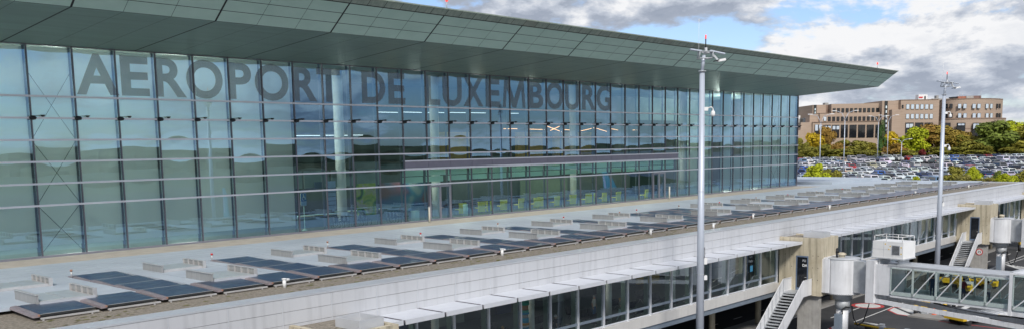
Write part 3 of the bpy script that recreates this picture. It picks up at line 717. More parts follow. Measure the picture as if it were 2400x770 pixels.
# speed disc on the leg of the third pavilion
sd=thing('speed_limit_sign','round red and white 15 speed limit sign on the concrete pavilion leg','sign',(pav[2]+.33,P-pavd[2]+1.1,-7.35))
b=MB(); b.tube((-.03,0,0),(0,0,0),.40,K['red'],n=28); b.tube((-.036,0,0),(-.03,0,0),.30,K['white'],n=28); b.build('disc',sd)
text_mesh('15',.42,K['black'],'number',sd,Matrix.Translation((-.042,0,-.14))@Matrix.Rotation(R(-90),4,'Z')@Matrix.Rotation(R(90),4,'X'))
def stairs(x,lab):
    t=thing('outdoor_staircase',lab,'staircase',(x,P-2.05,APR),group='metal staircases down to the apron')
    W=.88; top=-5.98-APR; n=20; rise=top/n; run=.275; L0=1.55
    l=MB(); l.box(-L0,0,-W,W,top-.12,top,K['greym']); l.build('landing',t)
    for i in range(n-1):
        s=MB(); z=top-rise*(i+1); xx=-L0-run*i; s.box(xx-run-.02,xx,-W+.03,W-.03,z-.06,z,K['greym'])
        s.build('tread',t)
    xb=-L0-run*(n-1); 
    for sgn,nm in ((-1,'solid_balustrade'),(1,'panelled_balustrade')):
        y=sgn*W; b=MB(); m=K['whitem']
        h=1.05
        A=(0,top-.3,top+h); B=(-L0,top-.3,top+h); Cc=(xb,-.0,h); D=(xb-.9,0,h)
        th=.03*sgn
        def q(p0,p1): b.hexa([Vector(v) for v in ((p1[0],y,p1[1]),(p0[0],y,p0[1]),(p0[0],y+th,p0[1]),(p1[0],y+th,p1[1]),(p1[0],y,p1[2]),(p0[0],y,p0[2]),(p0[0],y+th,p0[2]),(p1[0],y+th,p1[2]))],m)
        q(A,B); q(B,(xb,-.0,h)); q((xb,.1,h),D)
        for (p0,p1) in ((A,B),(B,(xb,0,h)),((xb,.1,h),D)):
            b.bar((p0[0],y,p0[2]),(p1[0],y,p1[2]),.08,.05,K['whitem'])
        bo=b.build(nm,t)
        if sgn>0:
            for j in range(9):
                u=j/8; px=-L0+(xb+L0)*u; pz=top*(1-u); p=MB(); p.box(px-.025,px+.025,y-.06,y-.005,pz,pz+h,K['greym']); p.build('post',bo)
    s=MB(); 
    for sgn in (-1,1): s.bar((-L0,sgn*(W-.02),top-.2),(xb,sgn*(W-.02),-.05),.06,.3,K['greym'])
    s.build('stringer',t)
    return t
stairs(pav[1],'white panelled metal staircase from the blue door down to the apron, nearer one')
stairs(pav[2],'white panelled metal staircase beside the leg with the speed disc')
# ------------------------------------------------------------------ jet bridges
def jet_bridge(lab,cx,cy,ang,slope,Ltot,ac=True,people=False):
    t=thing('jet_bridge',lab,'jet bridge',(cx,cy,APR))
    o=-APR
    r=1.34; z0=o-6.12; z1=o-3.22
    d=MB(); d.lathe([(r,z0),(r,z1)],(0,0,0),K['whitem'],40); 
    d.lathe([(0,z1+.10),(r*.5,z1+.09),(r+.04,z1+.03),(r+.04,z1-.02),(r,z1-.05)],(0,0,0),K['greym'],40)
    for i in range(60): a=i/60*6.283; d.box(r*math.cos(a)-.02,r*math.cos(a)+.02,r*math.sin(a)-.02,r*math.sin(a)+.02,z0-.06,z0+.06,K['greym'])
    d.lathe([(0,z0-.02),(r,z0-.02)],(0,0,0),K['greym'],40)
    ro=d.build('rotunda',t)
    b=MB(); b.lathe([(.0,.42),(.2,.40),(.36,.3),(.36,.2),(.25,.18),(.25,0)],(-.15,.1,z1+.06),K['conc'],18); b.path([(-.6,.3,z1+.05),(-.75,.3,z1+.5),(-.6,.35,z1+.75),(-.3,.4,z1+.78),(-.25,.4,z1+.4)],.09,K['black']); b.build('roof_cowl',ro)
    c=MB(); c.box(-1.25,1.25,.9,1.5+(0),z0+.02,z1+.08,K['whitem']); c.box(-1.5,-1.28,.6,1.45,z0+.1,z1+.0,K['whitem']); c.build('wall_collar',t)
    p=MB(); p.tube((0,0,z0-.55),(0,0,z0),.78,K['greym'],n=24); p.tube((0,0,z0-1.35),(0,0,z0-.5),.60,K['greym'],n=24); p.tube((0,0,.15),(0,0,z0-1.2),.50,K['whitem'],n=24); p.tube((0,0,0),(0,0,.15),.8,K['conc_g'],n=24); 
    p.box(-1.0,-.48,-.25,.25,.3,z0-1.7,K['steel'])
    po=p.build('pillar',t)
    p=MB(); p.hexa([Vector(v) for v in ((.3,-.3,z0-1.9),(1.1,-.3,z0-1.7),(1.1,.3,z0-1.7),(.3,.3,z0-1.9),(.3,-.3,z0-1.25),(.7,-.3,z0-1.1),(.7,.3,z0-1.1),(.3,.3,z0-1.25))],K['whitem']); p.build('bracket',po)
    p=MB(); p.path([(-.7,-.3,z0-1.7),(-.75,-.3,z0-1.3),(-.5,-.5,z0-1.1),(.0,-.6,z0-1.2)],.06,K['black']); p.build('cable',po); p=MB(); p.path([(.75,-.5,z0-1.2),(.9,-.6,z0-2.2),(1.3,-.8,z0-2.9),(1.8,-1.1,z0-2.6),(2.1,-1.4,z0-1.2),(2.2,-1.5,z0+.2)],.045,K['black']); p.build('cable',po)
    # tunnel frame: local axis
    ax=Vector((math.cos(ang),math.sin(ang),slope)); sd=Vector((ax.y,-ax.x,0)).normalized()
    def T(s,l,z): v=Vector((0,0,o-5.62))+ax*s+sd*l; v.z+=z; return v
    def hb(mb,s0,s1,l0,l1,za,zb,m): mb.hexa([T(s0,l0,za),T(s1,l0,za),T(s1,l1,za),T(s0,l1,za),T(s0,l0,zb),T(s1,l0,zb),T(s1,l1,zb),T(s0,l1,zb)],m)
    j=MB(); hb(j,2.75,3.45,-1.3,1.3,-.85,2.58,K['whitem']); j.build('portal_frame',t)
    Wt=1.15; H=2.3
    c=MB(); hb(c,1.2,2.75,-.55,.55,-.3,H,K['greym']); hb(c,3.45,4.75,-Wt,Wt,-.1,H,K['whitem']); c.build('entry_cabin',t)
    s0=4.75; L1=9.0
    f=MB(); hb(f,s0,s0+L1,-Wt,Wt,-.18,.02,K['whitem']); f.build('tunnel_floor',t)
    f=MB(); hb(f,s0-.2,s0+L1,-Wt-.02,Wt+.02,H-.12,H,K['whitem']); hb(f,s0-.2,s0+L1,-Wt+.1,Wt-.1,H,H+.06,K['greym']); hb(f,s0-.2,s0+L1,Wt-.12,Wt+.06,H-.02,H+.09,K['greym']); hb(f,s0-.2,s0+L1,-Wt-.06,-Wt+.12,H-.02,H+.09,K['greym']); f.build('tunnel_roof',t)
    nb=5; bw=L1/nb
    def side(s0,bw,nb,l,H,W0=0):
        for i in range(nb):
            a=s0+i*bw; b_=a+bw
            g=MB(); g.poly([T(a+.06,l,.02),T(b_-.06,l,.02),T(b_-.06,l,H-.13),T(a+.06,l,H-.13)],K['glass_br']); go=g.build('side_window',t)
            g=MB(); sg=1 if l>0 else -1
            for q0,q1,z0_,z1_ in ((a,a+.07,.02,H-.12),(b_-.07,b_,.02,H-.12),(a,b_,.02,.30),(a,b_,H-.22,H-.12)): hb(g,q0,q1,l-.03*sg,l+.05*sg,z0_,z1_,K['framew'])
            g.build('frame',go)
            g=MB(); g.bar(T(a+.1,l+.09*sg,.1),T(b_-.1,l+.09*sg,H-.2),.05,.075,K['whitem']); g.build('diagonal_brace',go)
    side(s0,bw,nb,Wt,H); side(s0,bw,nb,-Wt,H)
    # outer telescoping section
    s1=s0+L1-.1; W2=1.4; H2=2.62; L2=16
    f=MB(); hb(f,s1,s1+L2,-W2,W2,-.42,-.12,K['whitem']); hb(f,s1,s1+L2,-W2-.02,W2+.02,H2-.1,H2+.02,K['whitem'])
    hb(f,s1,s1+.22,W2-.2,W2+.06,-.42,H2,K['whitem']); hb(f,s1,s1+.22,-W2-.06,-W2+.2,-.42,H2,K['whitem']); hb(f,s1,s1+.22,-W2,W2,H2-.2,H2+.1,K['greym']); f.build('outer_tunnel',t)
    side(s1+.25,2.6,6,W2,H2); side(s1+.25,2.6,6,-W2,H2)
    # cable tray beam below
    f=MB()
    for l in (-1.0,1.0): f.bar(T(3.0,l,-.62),T(17.5,l,-1.35),.16,.34,K['whitem'])
    f.bar(T(9,-1,-1.0),T(9,1,-1.0),.1,.1,K['whitem']); f.build('underslung_beam',t)
    f=MB(); f.path([T(7.2+i*.7,-1.0,-.62-.35*math.sin(min(1,i/13)*math.pi)) for i in range(14)],.09,K['black']); f.build('hose',t)
    if ac:
        a=MB(); hb(a,3.1,5.6,-.9,1.0,H+.55,H+1.85,K['white']); hb(a,3.05,5.65,-.95,1.05,H+.48,H+.56,K['greym'])
        for q0 in (3.5,5.1): hb(a,q0,q0+.15,-.7,.8,H+.0,H+.49,K['greym'])
        ao=a.build('air_conditioner',t)
        g=MB(); hb(g,4.7,5.35,1.0,1.03,H+.85,H+1.6,K['greym']); 
        for i in range(7): hb(g,4.74,5.31,1.03,1.045,H+.9+i*.095,H+.95+i*.095,K['black'])
        g.build('grille',ao)
        g=MB(); hb(g,4.0,4.02,1.001,1.006,H+.6,H+1.8,K['greym']); hb(g,3.15,4.65,1.001,1.006,H+1.2,H+1.22,K['greym'])
        for q0,z in ((4.1,1.6),(4.5,1.45),(4.4,1.2),(5.4,1.4),(5.4,.9)): hb(g,q0,q0+.09,1.001,1.01,H+z,H+z+.09,K['yellow'])
        g.build('door_seam',ao)
        g=MB()
        for l in (-.85,.95):
            for q0 in (3.2,4.2,5.5): g.tube(T(q0,l,H+1.85),T(q0,l,H+2.25),.025,K['white'],n=6)
            g.tube(T(3.2,l,H+2.25),T(5.5,l,H+2.25),.025,K['white'],n=6)
        g.tube(T(3.2,-.85,H+2.25),T(3.2,.95,H+2.25),.025,K['white'],n=6); g.tube(T(5.5,-.85,H+2.25),T(5.5,.95,H+2.25),.025,K['white'],n=6)
        g.build('railing',ao)
    return t,T
K['framew']=mat('pale_green_window_frame',(.48,.56,.54),.45,.2,.05)
JA=math.atan2(-.989,-.15)
jb,JT=jet_bridge('white jet bridge with glazed tunnel, drum and rooftop box in the foreground',52.0,-29.35,JA,.0,30)
jb2,_=jet_bridge('second white jet bridge, its round drum partly cut by the right edge',99.9,-29.2,JA,.0,30)
# ------------------------------------------------------------------ masts
def mast(lab,x,y,cams,box):
    t=thing('lighting_mast',lab,'mast',(x,y,APR),group='tall floodlight masts on the apron')
    H=10.7-APR
    m=MB(); m.tube((0,0,.0),(0,0,.25),.42,K['greym'],n=20); m.tube((0,0,.2),(0,0,H),.275,K['mast'],r2=.155,n=24,caps=True)
    for z in (3,8.2,13.4): m.tube((0,0,z),(0,0,z+.03),.285-.0058*z,K['greym'],n=24)
    m.build('pole',t)
    m=MB(); m.tube((0,0,H),(0,0,H+.06),.24,K['greym'],n=20); m.tube((0,0,H+.06),(.10*r0.x,.10*r0.y,H+1.0),.10,K['mast'],r2=.12,n=16)
    m.build('head_neck',t)
    hb=Vector((.1*r0.x,.1*r0.y,H+1.0)); a=r0; f_=Vector((math.sin(yaw),math.cos(yaw),0))
    c=MB(); 
    for s in (-.3,.3):
        c.path([hb+a*-.35+f_*s+Vector((0,0,-.2)),hb+a*.45+f_*s+Vector((0,0,-.2)),hb+a*.5+f_*s+Vector((0,0,.18)),hb+a*-.3+f_*s+Vector((0,0,.2)),hb+a*-.35+f_*s+Vector((0,0,-.2))],.035,K['greym'],6)
    for s in (-.35,.05,.45): c.tube(hb+a*s+f_*-.3+Vector((0,0,-.2)),hb+a*s+f_*.3+Vector((0,0,-.2)),.03,K['greym'],n=6)
    c.build('cage',t)
    for (s0,s1,z0,z1) in ((-.85,-.15,.36,.24),(.35,1.25,.26,.06)):
        l=MB(); l.bar(hb+a*s0+Vector((0,0,z0)),hb+a*s1+Vector((0,0,z1)),.42,.07,K['mast']); l.tube(hb+a*((s0+s1)/2)+Vector((0,0,(z0+z1)/2)),hb+Vector((0,0,.1)),.03,K['greym'],n=6); l.build('floodlight',t)
    l=MB(); l.bar(hb+a*.8+f_*-.2+Vector((0,0,-.38)),hb+a*1.25+f_*-.2+Vector((0,0,-.30)),.4,.14,K['white']); l.bar(hb+a*.55+f_*-.25+Vector((0,0,-.40)),hb+a*.85+f_*-.25+Vector((0,0,-.33)),.35,.05,K['black']); l.bar(hb+a*.5+Vector((0,0,.1)),hb+a*.85+Vector((0,0,-.3)),.06,.12,K['greym']); l.build('floodlight',t)
    l=MB(); l.tube(hb+a*.12+Vector((0,0,.05)),hb+a*.12+Vector((0,0,.45)),.09,K['greym'],n=10); l.tube(hb+a*.1+Vector((0,0,.3)),hb+a*.1+Vector((0,0,.98)),.035,K['black'],n=8); l.tube(hb+a*.1+Vector((0,0,.98)),hb+a*.1+Vector((0,0,1.2)),.045,K['redl'],n=10)
    l.build('obstruction_lamp',t)
    l=MB(); l.tube(hb+a*-.32+Vector((0,0,-.3)),hb+a*-.32+Vector((0,0,2.2)),.010,K['white'],n=5); l.build('antenna',t)
    for z in cams:
        r=.275-.0058*(z-APR)
        c=MB(); c.box(.0,.0,0,0,0,0,K['white']) if False else None
        p=Vector((0,0,z-APR)); c.bar(p+a*(r-.05),p+a*(r+.2),.2,.22,K['white']); c.path([p+a*(r+.2)+Vector((0,0,.05)),p+a*(r+.42)+Vector((0,0,.12)),p+a*(r+.52)+Vector((0,0,.0)),p+a*(r+.52)+Vector((0,0,-.15))],.035,K['white'],8)
        c.lathe([(0,.0),(.08,-.02),(.13,-.12),(.14,-.28),(.10,-.36),(0,-.38)],p+a*(r+.52)+Vector((0,0,-.1)),K['white'],14); c.build('security_camera',t)
    for z,w,h in box:
        r=.275-.0058*(z-APR); p=Vector((0,0,z-APR)); c=MB(); c.bar(p+a*(r-.02)+f_*-.05,p+a*(r+.17)+f_*-.05,.2,h,K['white']); c.path([p+a*r*.8+f_*-.2+Vector((0,0,h/2)),p+a*(r*1.0)+f_*-.22+Vector((0,0,h)),p+a*r+f_*-.15+Vector((0,0,h*2.2))],.02,K['black'],5); c.build('junction_box',t)
    return t
mast('tall pale mast in front of the facade, nearer of the two','%s' and 28.2,-30.0,(8.45,),((-.95,.2,.40),(-2.0,.15,.28)))
mast('tall pale mast to the right, in front of the brick offices, farther of the two',73.63,-30.0,(8.95,5.75),((-.0,.15,.35),))
# ------------------------------------------------------------------ ground, apron
def ground(name,pts,m,kind='structure'):
    b=MB(); b.poly(pts,m); return tag(b.build(name),kind=kind)
ground('ground',[(-3000,-3000,-10.08),(3500,-3000,-10.08),(3500,3500,-10.08),(-3000,3500,-10.08)],K['grass'])
ground('apron',[(-300,-420,APR),(170,-420,APR),(170,-12,APR),(-300,-12,APR)],K['asphalt'])
# pavement under the concourse edge with kerb
b=MB(); b.box(-60,XC,-22.4,-20.0,APR,APR+.13,K['pave']); tag(b.build('pavement'),kind='structure')
def marking(name,pts,m,z=.006):
    b=MB(); b.poly([(p[0],p[1],APR+z) for p in pts],m); return tag(b.build(name),kind='structure')
mk=MB()
def line(a,b_,w,m,z=.006):
    a=Vector((a[0],a[1],0)); b_=Vector((b_[0],b_[1],0)); d=(b_-a).normalized(); s=Vector((-d.y,d.x,0))*w/2
    mk.poly([(p.x,p.y,APR+z) for p in (a-s,b_-s,b_+s,a+s)],m)
for i in range(-2,30): line((i*4.5,-18.2),(i*4.5+1.6,-18.2),.15,K['markw'])
for i in range(-2,30): line((i*5,-25.0),(i*5+1.8,-25.0),.15,K['markw'])
A=onZ(2002,753,APR); B=onZ(2143,698,APR); line(A.xy,B.xy,.14,K['markw']); D2=(B-A).normalized(); line((B+D2*.0).xy,(B+D2*60).xy,.14,K['markw'])
for px,py in ((2058,690),(2080,693.5),(2102,696),(2125,699)):
    c=onZ(px,py,APR); line((c.x-1.0,c.y+.0),(c.x+1.0,c.y+.0),.55,K['markw'])
for px in (2150,2178,2206,2234,2262):
    c=onZ(px,702+(px-2125)*.13,APR); line((c.x-1.0,c.y),(c.x+1.0,c.y),.55,K['markw'])
# painted speed roundel
c=onZ(2034,715,APR)
def disc(c,r,m,z,sx=1):
    mk.poly([(c.x+r*math.cos(i/28*6.283),c.y+r*sx*math.sin(i/28*6.283),APR+z) for i in range(28)],m)
disc(c,1.55,K['markr'],.006); disc(c,1.2,K['markw'],.010)
# hatched island edge
c=onZ(2140,735,APR)
isl=[onZ(x,y,APR) for x,y in ((2079,725),(2092,718),(2150,722),(2200,733),(2190,741),(2127,739),(2100,735))]
mk.poly([(p.x,p.y,APR+.006) for p in isl],K['markr'])
cc=sum((p for p in isl),Vector())/len(isl)
mk.poly([(cc.x+(p.x-cc.x)*.9,cc.y+(p.y-cc.y)*.9,APR+.010) for p in isl],K['markw'])
for a,b_,c_,d_ in (((2095,719),(2103,719),(2150,738),(2140,738)),((2122,719),(2130,719),(2170,733),(2160,733))):
    mk.poly([tuple(onZ(x,y,APR+.014)) for x,y in (a,b_,c_,d_)],K['asphalt'])
line(onZ(2200,751,APR).xy,onZ(2400,775,APR).xy,.16,K['markr']); line(onZ(2420,500+250,APR).xy,onZ(2200,747,APR).xy,.16,K['markr'])
# zebra by the far bridge
for i in range(5):
    mk.poly([tuple(onZ(x,y,APR+.006)) for x,y in ((2358+i*10,620+i*1.5),(2364+i*10,618.5+i*1.5),(2400+i*12,629+i),(2392+i*12,631+i))],K['markw'])
line(onZ(2303,636,APR).xy,onZ(2420,598,APR).xy,.14,K['markw'])
line(onZ(2300,640,APR).xy,onZ(2400,636,APR).xy,.12,K['markr'])
for i in range(8):
    p=onZ(1938+i*3.6,770-i*3.2,APR); 
    mk.poly([tuple(onZ(1936+i*6,771-i*3,APR+.006)),tuple(onZ(1942+i*6,768-i*3,APR+.006)),tuple(onZ(1946+i*6,778-i*3,APR+.006)),tuple(onZ(1940+i*6,781-i*3,APR+.006))],K['markr'] if i%2 else K['markw'])
tag(mk.build('road_marking'),kind='structure')
# concrete plinth island with bollards
pl=[onZ(x,y,APR) for x,y in ((2127,741),(2185,727),(2240,739),(2222,753))]
b=MB(); b.hexa([Vector((p.x,p.y,APR)) for p in pl]+[Vector((p.x,p.y,APR+.15)) for p in pl],K['pave']); tag(b.build('kerb_island'),kind='structure')
def ybollard(px,py,lab,h=.95,r=.19):
    q=onZ(px,py,APR); t=thing('striped_bollard',lab,'bollard',(q.x,q.y,APR),group='yellow and black bollards on the apron')
    b=MB(); b.tube((0,0,0),(0,0,h*.45),r,K['black'],n=16); b.tube((0,0,h*.45),(0,0,h*.9),r*1.01,K['yellow'],n=16); b.build('post',t)
    b=MB(); b.lathe([(r*1.02,h*.9),(r*.8,h),(0,h+.02)],(0,0,0),K['yellow'],16); b.build('cap',t)
ybollard(2146,735,'yellow topped bollard at the left corner of the kerb island')
ybollard(2213,743,'yellow topped bollard at the front corner of the kerb island')
ybollard(2214,728,'yellow topped bollard in the middle of the kerb island')
ybollard(2235,719,'yellow topped bollard at the back of the kerb island')
ybollard(2310,634,'small yellow bollard at the foot of the far drum pillar')
ybollard(2389,587,'tall yellow and black striped post by the far zebra hatching',2.0)
# hydrant pit unit (yellow box with hose) on the island
q=onZ(2168,737,APR); hp=thing('fuel_hydrant_cabinet','yellow service cabinet with a coiled black hose on the kerb island','cabinet',(q.x,q.y,APR+.15))
b=MB(); b.box(-.35,.35,-.3,.3,.35,1.25,K['yellow']); b.box(-.3,.3,-.28,-.31,.5,.9,K['black']); b.box(-.3,.3,-.25,.25,0,.35,K['greym']); b.build('cabinet_body',hp)
b=MB(); b.path([(.5+.45*math.cos(i/12*6.283),0,.65+.45*math.sin(i/12*6.283)) for i in range(13)],.08,K['black']); b.build('hose_coil',hp)
q=onZ(2189,739,APR); b=MB(); b.lathe([(.22,0),(.22,.04),(.12,.05),(.03,.6),(0,.62)],(0,0,0),mat('orange_cone_plastic',(.75,.10,.02),.5),14); tag(b.build('traffic_cone',loc=(q.x,q.y,APR+.15)),'small orange traffic cone beside the yellow cabinet','traffic cone')
# tow bars (yellow/white) at the bottom
def towbar(p0,p1,lab,m):
    a=onZ(*p0,APR+.4); c=onZ(*p1,APR+.4); t=thing('tow_bar',lab,'tow bar',(a.x,a.y,APR)); d=c-a
    b=MB(); b.tube((0,0,.4),(d.x,d.y,.4),.09,m,n=10); b.build('bar',t)
    b=MB(); b.lathe([(0,.1),(.3,.1),(.3,-.1),(0,-.1)],(d.x*.5,d.y*.5,.25),K['black'],14); b.bar((d.x*.5,d.y*.5,.2),(d.x*.5,d.y*.5,.45),.1,.1,K['greym']); b.build('wheel',t)
    b=MB(); b.box(d.x-.3,d.x+.3,d.y-.2,d.y+.2,.3,.55,K['greym']); b.build('coupling',t)
towbar((2003,757),(2068,768),'long yellow tow bar lying at the bottom of the photo, front one',K['yellow'])
towbar((2020,754),(2066,762),'yellow and white tow bar behind the front one',K['white'])
towbar((2060,768),(2125,774),'yellow tow bar farthest right at the bottom edge',K['yellow'])
# baggage loader / dolly under the bridge right
q=onZ(2310,750,APR); t=thing('loader_platform','low white loading platform with yellow corners under the jet bridge','loader',(q.x,q.y,APR),math.atan2(-.12,1)-.3)
b=MB(); b.box(-4,5,-1.0,1.0,.45,.75,K['whitem']); b.box(-4.05,-3.6,-1.02,1.02,.46,.7,K['yellow']); b.box(0,.5,-1.03,-1.0,.5,.7,K['yellow']); b.build('platform',t)
b=MB()
for i in range(12): b.tube((-3+i*.6,-.9,.80),(-3+i*.6,.9,.80),.05,K['greym'],n=8)
b.build('rollers',t)['kind']='stuff'
for x in (-3.2,0,4):
    b=MB(); b.tube((x,-1.0,.25),(x,1.0,.25),.25,K['tyre'],n=14); b.build('wheel',t)
# equipment seen through the bridge: belt loaders
for i,(px,py) in enumerate(((2262,682),(2300,672),(2235,668))):
    q=onZ(px,py,APR); t=thing('belt_loader','yellow belt loader parked on the apron behind the glazed tunnel, %s'%('centre one','right one','left one')[i],'belt loader',(q.x,q.y,APR),.4+i*.5)
    b=MB(); b.box(-1.8,1.8,-.7,.7,.35,.8,K['yellow']); b.box(-1.9,-1.2,-.6,.6,.8,1.3,K['greym']); b.build('chassis',t)
    b=MB(); b.bar((-2.4,.0,.9),(2.6,0,1.9),.8,.16,K['yellow']); b.bar((-2.3,.0,1.0),(2.5,0,2.0),.55,.05,K['black']); b.build('conveyor',t)
    for x in (-1.2,1.2):
        b=MB(); b.tube((x,-.75,.3),(x,.75,.3),.3,K['tyre'],n=14); b.build('wheel',t)
# ------------------------------------------------------------------ landside terrain
hz=Vector((fw.x,fw.y,0)).normalized()
def UV(u,v,z=0): p=CAM+r0*u+hz*v; p.z=z; return p
def tz(v): return -3.6 if v<200 else (-3.6+(v-200)*.036 if v<300 else 0.0-(0 if v<330 else 0))
b=MB(); us=(-60,400); vs=[150,200,300,330,520,900,2500]
zz=[-3.6,-3.6,0,0,3,8,12]
prev=None
for v,z in zip(vs,zz):
    w=1+v/400; row=[UV(-80*w,v,z),UV(20*w,v,z),UV(260*w,v,z),UV(500*w,v,z)]
    if prev:
        for a in range(3): b.poly([prev[a],prev[a+1],row[a+1],row[a]],K['asphalt2'] if v<=300 else K['grass'])
    prev=row
b.poly([UV(-110,150,-10.1),UV(690,150,-10.1),UV(690,150,-3.6),UV(-110,150,-3.6)],K['grass'])
tag(b.build('car_park_ground'),kind='structure')
# ------------------------------------------------------------------ cars
def carmesh(kind):
    b=MB(); W=.9
    if kind=='hatchback': prof=[(-2.05,.35),(-2.1,.85),(-1.95,1.0),(-1.55,1.42),(.25,1.46),(1.05,.98),(1.95,.82),(2.05,.4)]; wi=(3,4,5); L=2.05
    elif kind=='estate car': prof=[(-2.3,.35),(-2.33,.85),(-2.2,1.0),(-1.9,1.42),(.2,1.46),(1.0,.98),(2.2,.80),(2.3,.4)]; wi=(3,4,5); L=2.3
    elif kind=='saloon': prof=[(-2.3,.35),(-2.33,.9),(-1.7,1.0),(-1.05,1.4),(.25,1.42),(1.0,.96),(2.2,.78),(2.3,.4)]; wi=(3,4,5)
    elif kind=='off-roader': prof=[(-2.25,.4),(-2.3,1.0),(-2.2,1.15),(-1.95,1.7),(.3,1.72),(1.0,1.15),(2.15,1.0),(2.25,.45)]; wi=(3,4,5)
    else: prof=[(-2.4,.35),(-2.45,1.1),(-2.42,1.2),(-2.35,1.9),(1.0,1.95),(1.6,1.2),(2.3,1.0),(2.45,.4)]; wi=(3,4,5)
    n=len(prof); top=[2,3,4,5]
    def pt(i,s):
        y,z=prof[i]; ins=.0
        if i in (3,4): ins=.17
        if i in (0,7): ins=.03
        return (s*(W-ins),y,z)
    m=K['carpaint']; g=K['carglass']
    for i in range(n-1):
        a,c=pt(i,-1),pt(i+1,-1); d,e=pt(i+1,1),pt(i,1)
        mm=m
        b.poly([a,e,d,c][::-1],mm,True)
        if i in (2,4):
            f=lambda p,q,t:tuple(p[k]+(q[k]-p[k])*t for k in range(3))
            off=Vector((0,-1,1) if i==2 else (0,1,1)).normalized()*.012
            q=[f(f(a,c,.12),f(e,d,.12),.1),f(f(a,c,.12),f(e,d,.12),.9),f(f(a,c,.92),f(e,d,.92),.92),f(f(a,c,.92),f(e,d,.92),.08)]
            b.poly([tuple(Vector(p)+off) for p in q],g)
    for s in (-1,1):
        pts=[pt(i,s) for i in range(n)]
        low=[pts[0],pts[1],pts[2],pts[5],pts[6],pts[7]]; cab=[pts[2],pts[3],pts[4],pts[5]]
        b.poly(low if s>0 else low[::-1],m); b.poly(cab if s>0 else cab[::-1],m)
        cx=sum(p[1] for p in cab)/4; cz=sum(p[2] for p in cab)/4
        b.poly([(p[0]+s*.012,cx+(p[1]-cx)*.86,cz+(p[2]-cz)*.74) for p in cab],g)
        for y in (-1.35,1.35):
            b.tube((s*(W-.2),y,.32),(s*(W+.01),y,.32),.32,K['tyre'],n=14); b.tube((s*(W+.01),y,.32),(s*(W+.02),y,.32),.19,K['alu'],n=10)
        y0=prof[1][0]; b.box(s*(W-.25),s*(W-.04),y0-.02,y0+.03,prof[1][1]-.18,prof[1][1],K['lampr'])
        y1=prof[-2][0]; b.box(s*(W-.3),s*(W-.06),y1-.03,y1+.06,prof[-2][1]-.2,prof[-2][1]-.06,K['white'])
    b.box(-W+.03,W-.03,prof[0][0],prof[-1][0],.2,.36,K['black'])
    b.box(-.26,.26,prof[1][0]-.025,prof[1][0],.55,.67,K['white'])
    o=b.build('parked_car'); me=o.data; bpy.data.objects.remove(o); return me
KIN=['hatchback','estate car','saloon','off-roader','van']
CM={k:carmesh(k) for k in KIN}
COLS=[('white',(.72,.73,.74)),('silver',(.42,.44,.46)),('grey',(.16,.17,.18)),('black',(.015,.015,.018)),('dark blue',(.02,.04,.12)),('red',(.40,.02,.02)),('light blue',(.16,.28,.42)),('beige',(.40,.34,.26)),('bright blue',(.02,.13,.5))]
CW=[44,26,13,9,4,3,3,2,.6]
rc=random.Random(11)
rowsv=[]; v=200
while v<300: rowsv+= [v,v+6.2]; v+=19.0
rowsv=[r for r in rowsv if r<300]
nr=0; total=0
bear=math.atan2(-hz.x,hz.y)
for ri,v in enumerate(rowsv[::-1]):
    u0_=(1862-1200)/F*v*1.0; u1_=(2420-1200)/F*v
    u=math.ceil(u0_/2.95)*2.95+ (ri%2)*.4; n=0
    while u<u1_:
        if rc.random()<.05 or (118<u<127 and 255<v<285):
            u+=2.95; continue
        n+=1; total+=1
        kd=rc.choices(KIN,[30,26,18,22,4])[0]; cn,cc=rc.choices(COLS,CW)[0]
        if total>298: break
        o=bpy.data.objects.new('parked_car',CM[kd]); col.objects.link(o)
        vv=v+rc.uniform(-.3,.3); o.location=UV(u+rc.uniform(-.12,.12),vv,0); zt=tz(vv) if vv<300 else 0
        o.location.z=zt+.01; sl=math.atan(.036)
        fl=rc.random()<.5
        o.rotation_euler=(sl if not fl else -sl,0,bear+(math.pi if fl else 0)+rc.uniform(-.03,.03)); o.color=(*[min(1,x*rc.uniform(.9,1.1)) for x in cc],1); o.scale=(1.1,1.1,1.12)
        tag(o,'%s %s, %s from the left, %s car park row from the back'%(cn,kd,ordn(n),ordn(ri+1)),'car','cars in the car park')
        u+=2.95
print('CARS',total,len(rowsv))
# car park lamp posts
def lamppost(px,ytop,ybase,lab,double=True,arm=2.3):
    v=228 if ybase>385 else 292; p=onD(px,ybase,1); dirn=(p-CAM); k=v/(dirn.dot(hz)); base=CAM+dirn*k; base.z=tz(v)
    top=CAM+ray(px,ytop)*(v/ray(px,ytop).dot(hz)); H=top.z-base.z
    t=thing('street_lamp',lab,'lamp post',(base.x,base.y,base.z),group='lamp posts of the car park')
    b=MB(); b.tube((0,0,0),(0,0,H*.86),.13,K['mast'],r2=.09,n=12); b.build('pole',t)
    for s in ((-1,1)):
        b=MB(); b.path([Vector((0,0,H*.86)),r0*s*arm*.35+Vector((0,0,H*.97)),r0*s*arm+Vector((0,0,H))],.06,K['mast'],6); ao=b.build('arm',t)
        b=MB(); b.bar(r0*s*(arm-.1)+Vector((0,0,H)),r0*s*(arm+1.0)+Vector((0,0,H+.05)),.4,.16,K['white']); b.build('lamp_head',ao)
lamppost(1921,268,397,'grey double-armed lamp post among the cars, first from the left')
lamppost(1977,260,402,'grey double-armed lamp post among the cars, second from the left')
lamppost(2056,272,383,'white double-armed lamp post before the trees, third from the left')
lamppost(2079,270,380,'white double-armed lamp post before the trees, fourth from the left')
lamppost(2112,326,375,'short thin lamp post in front of the bright yellow green tree')
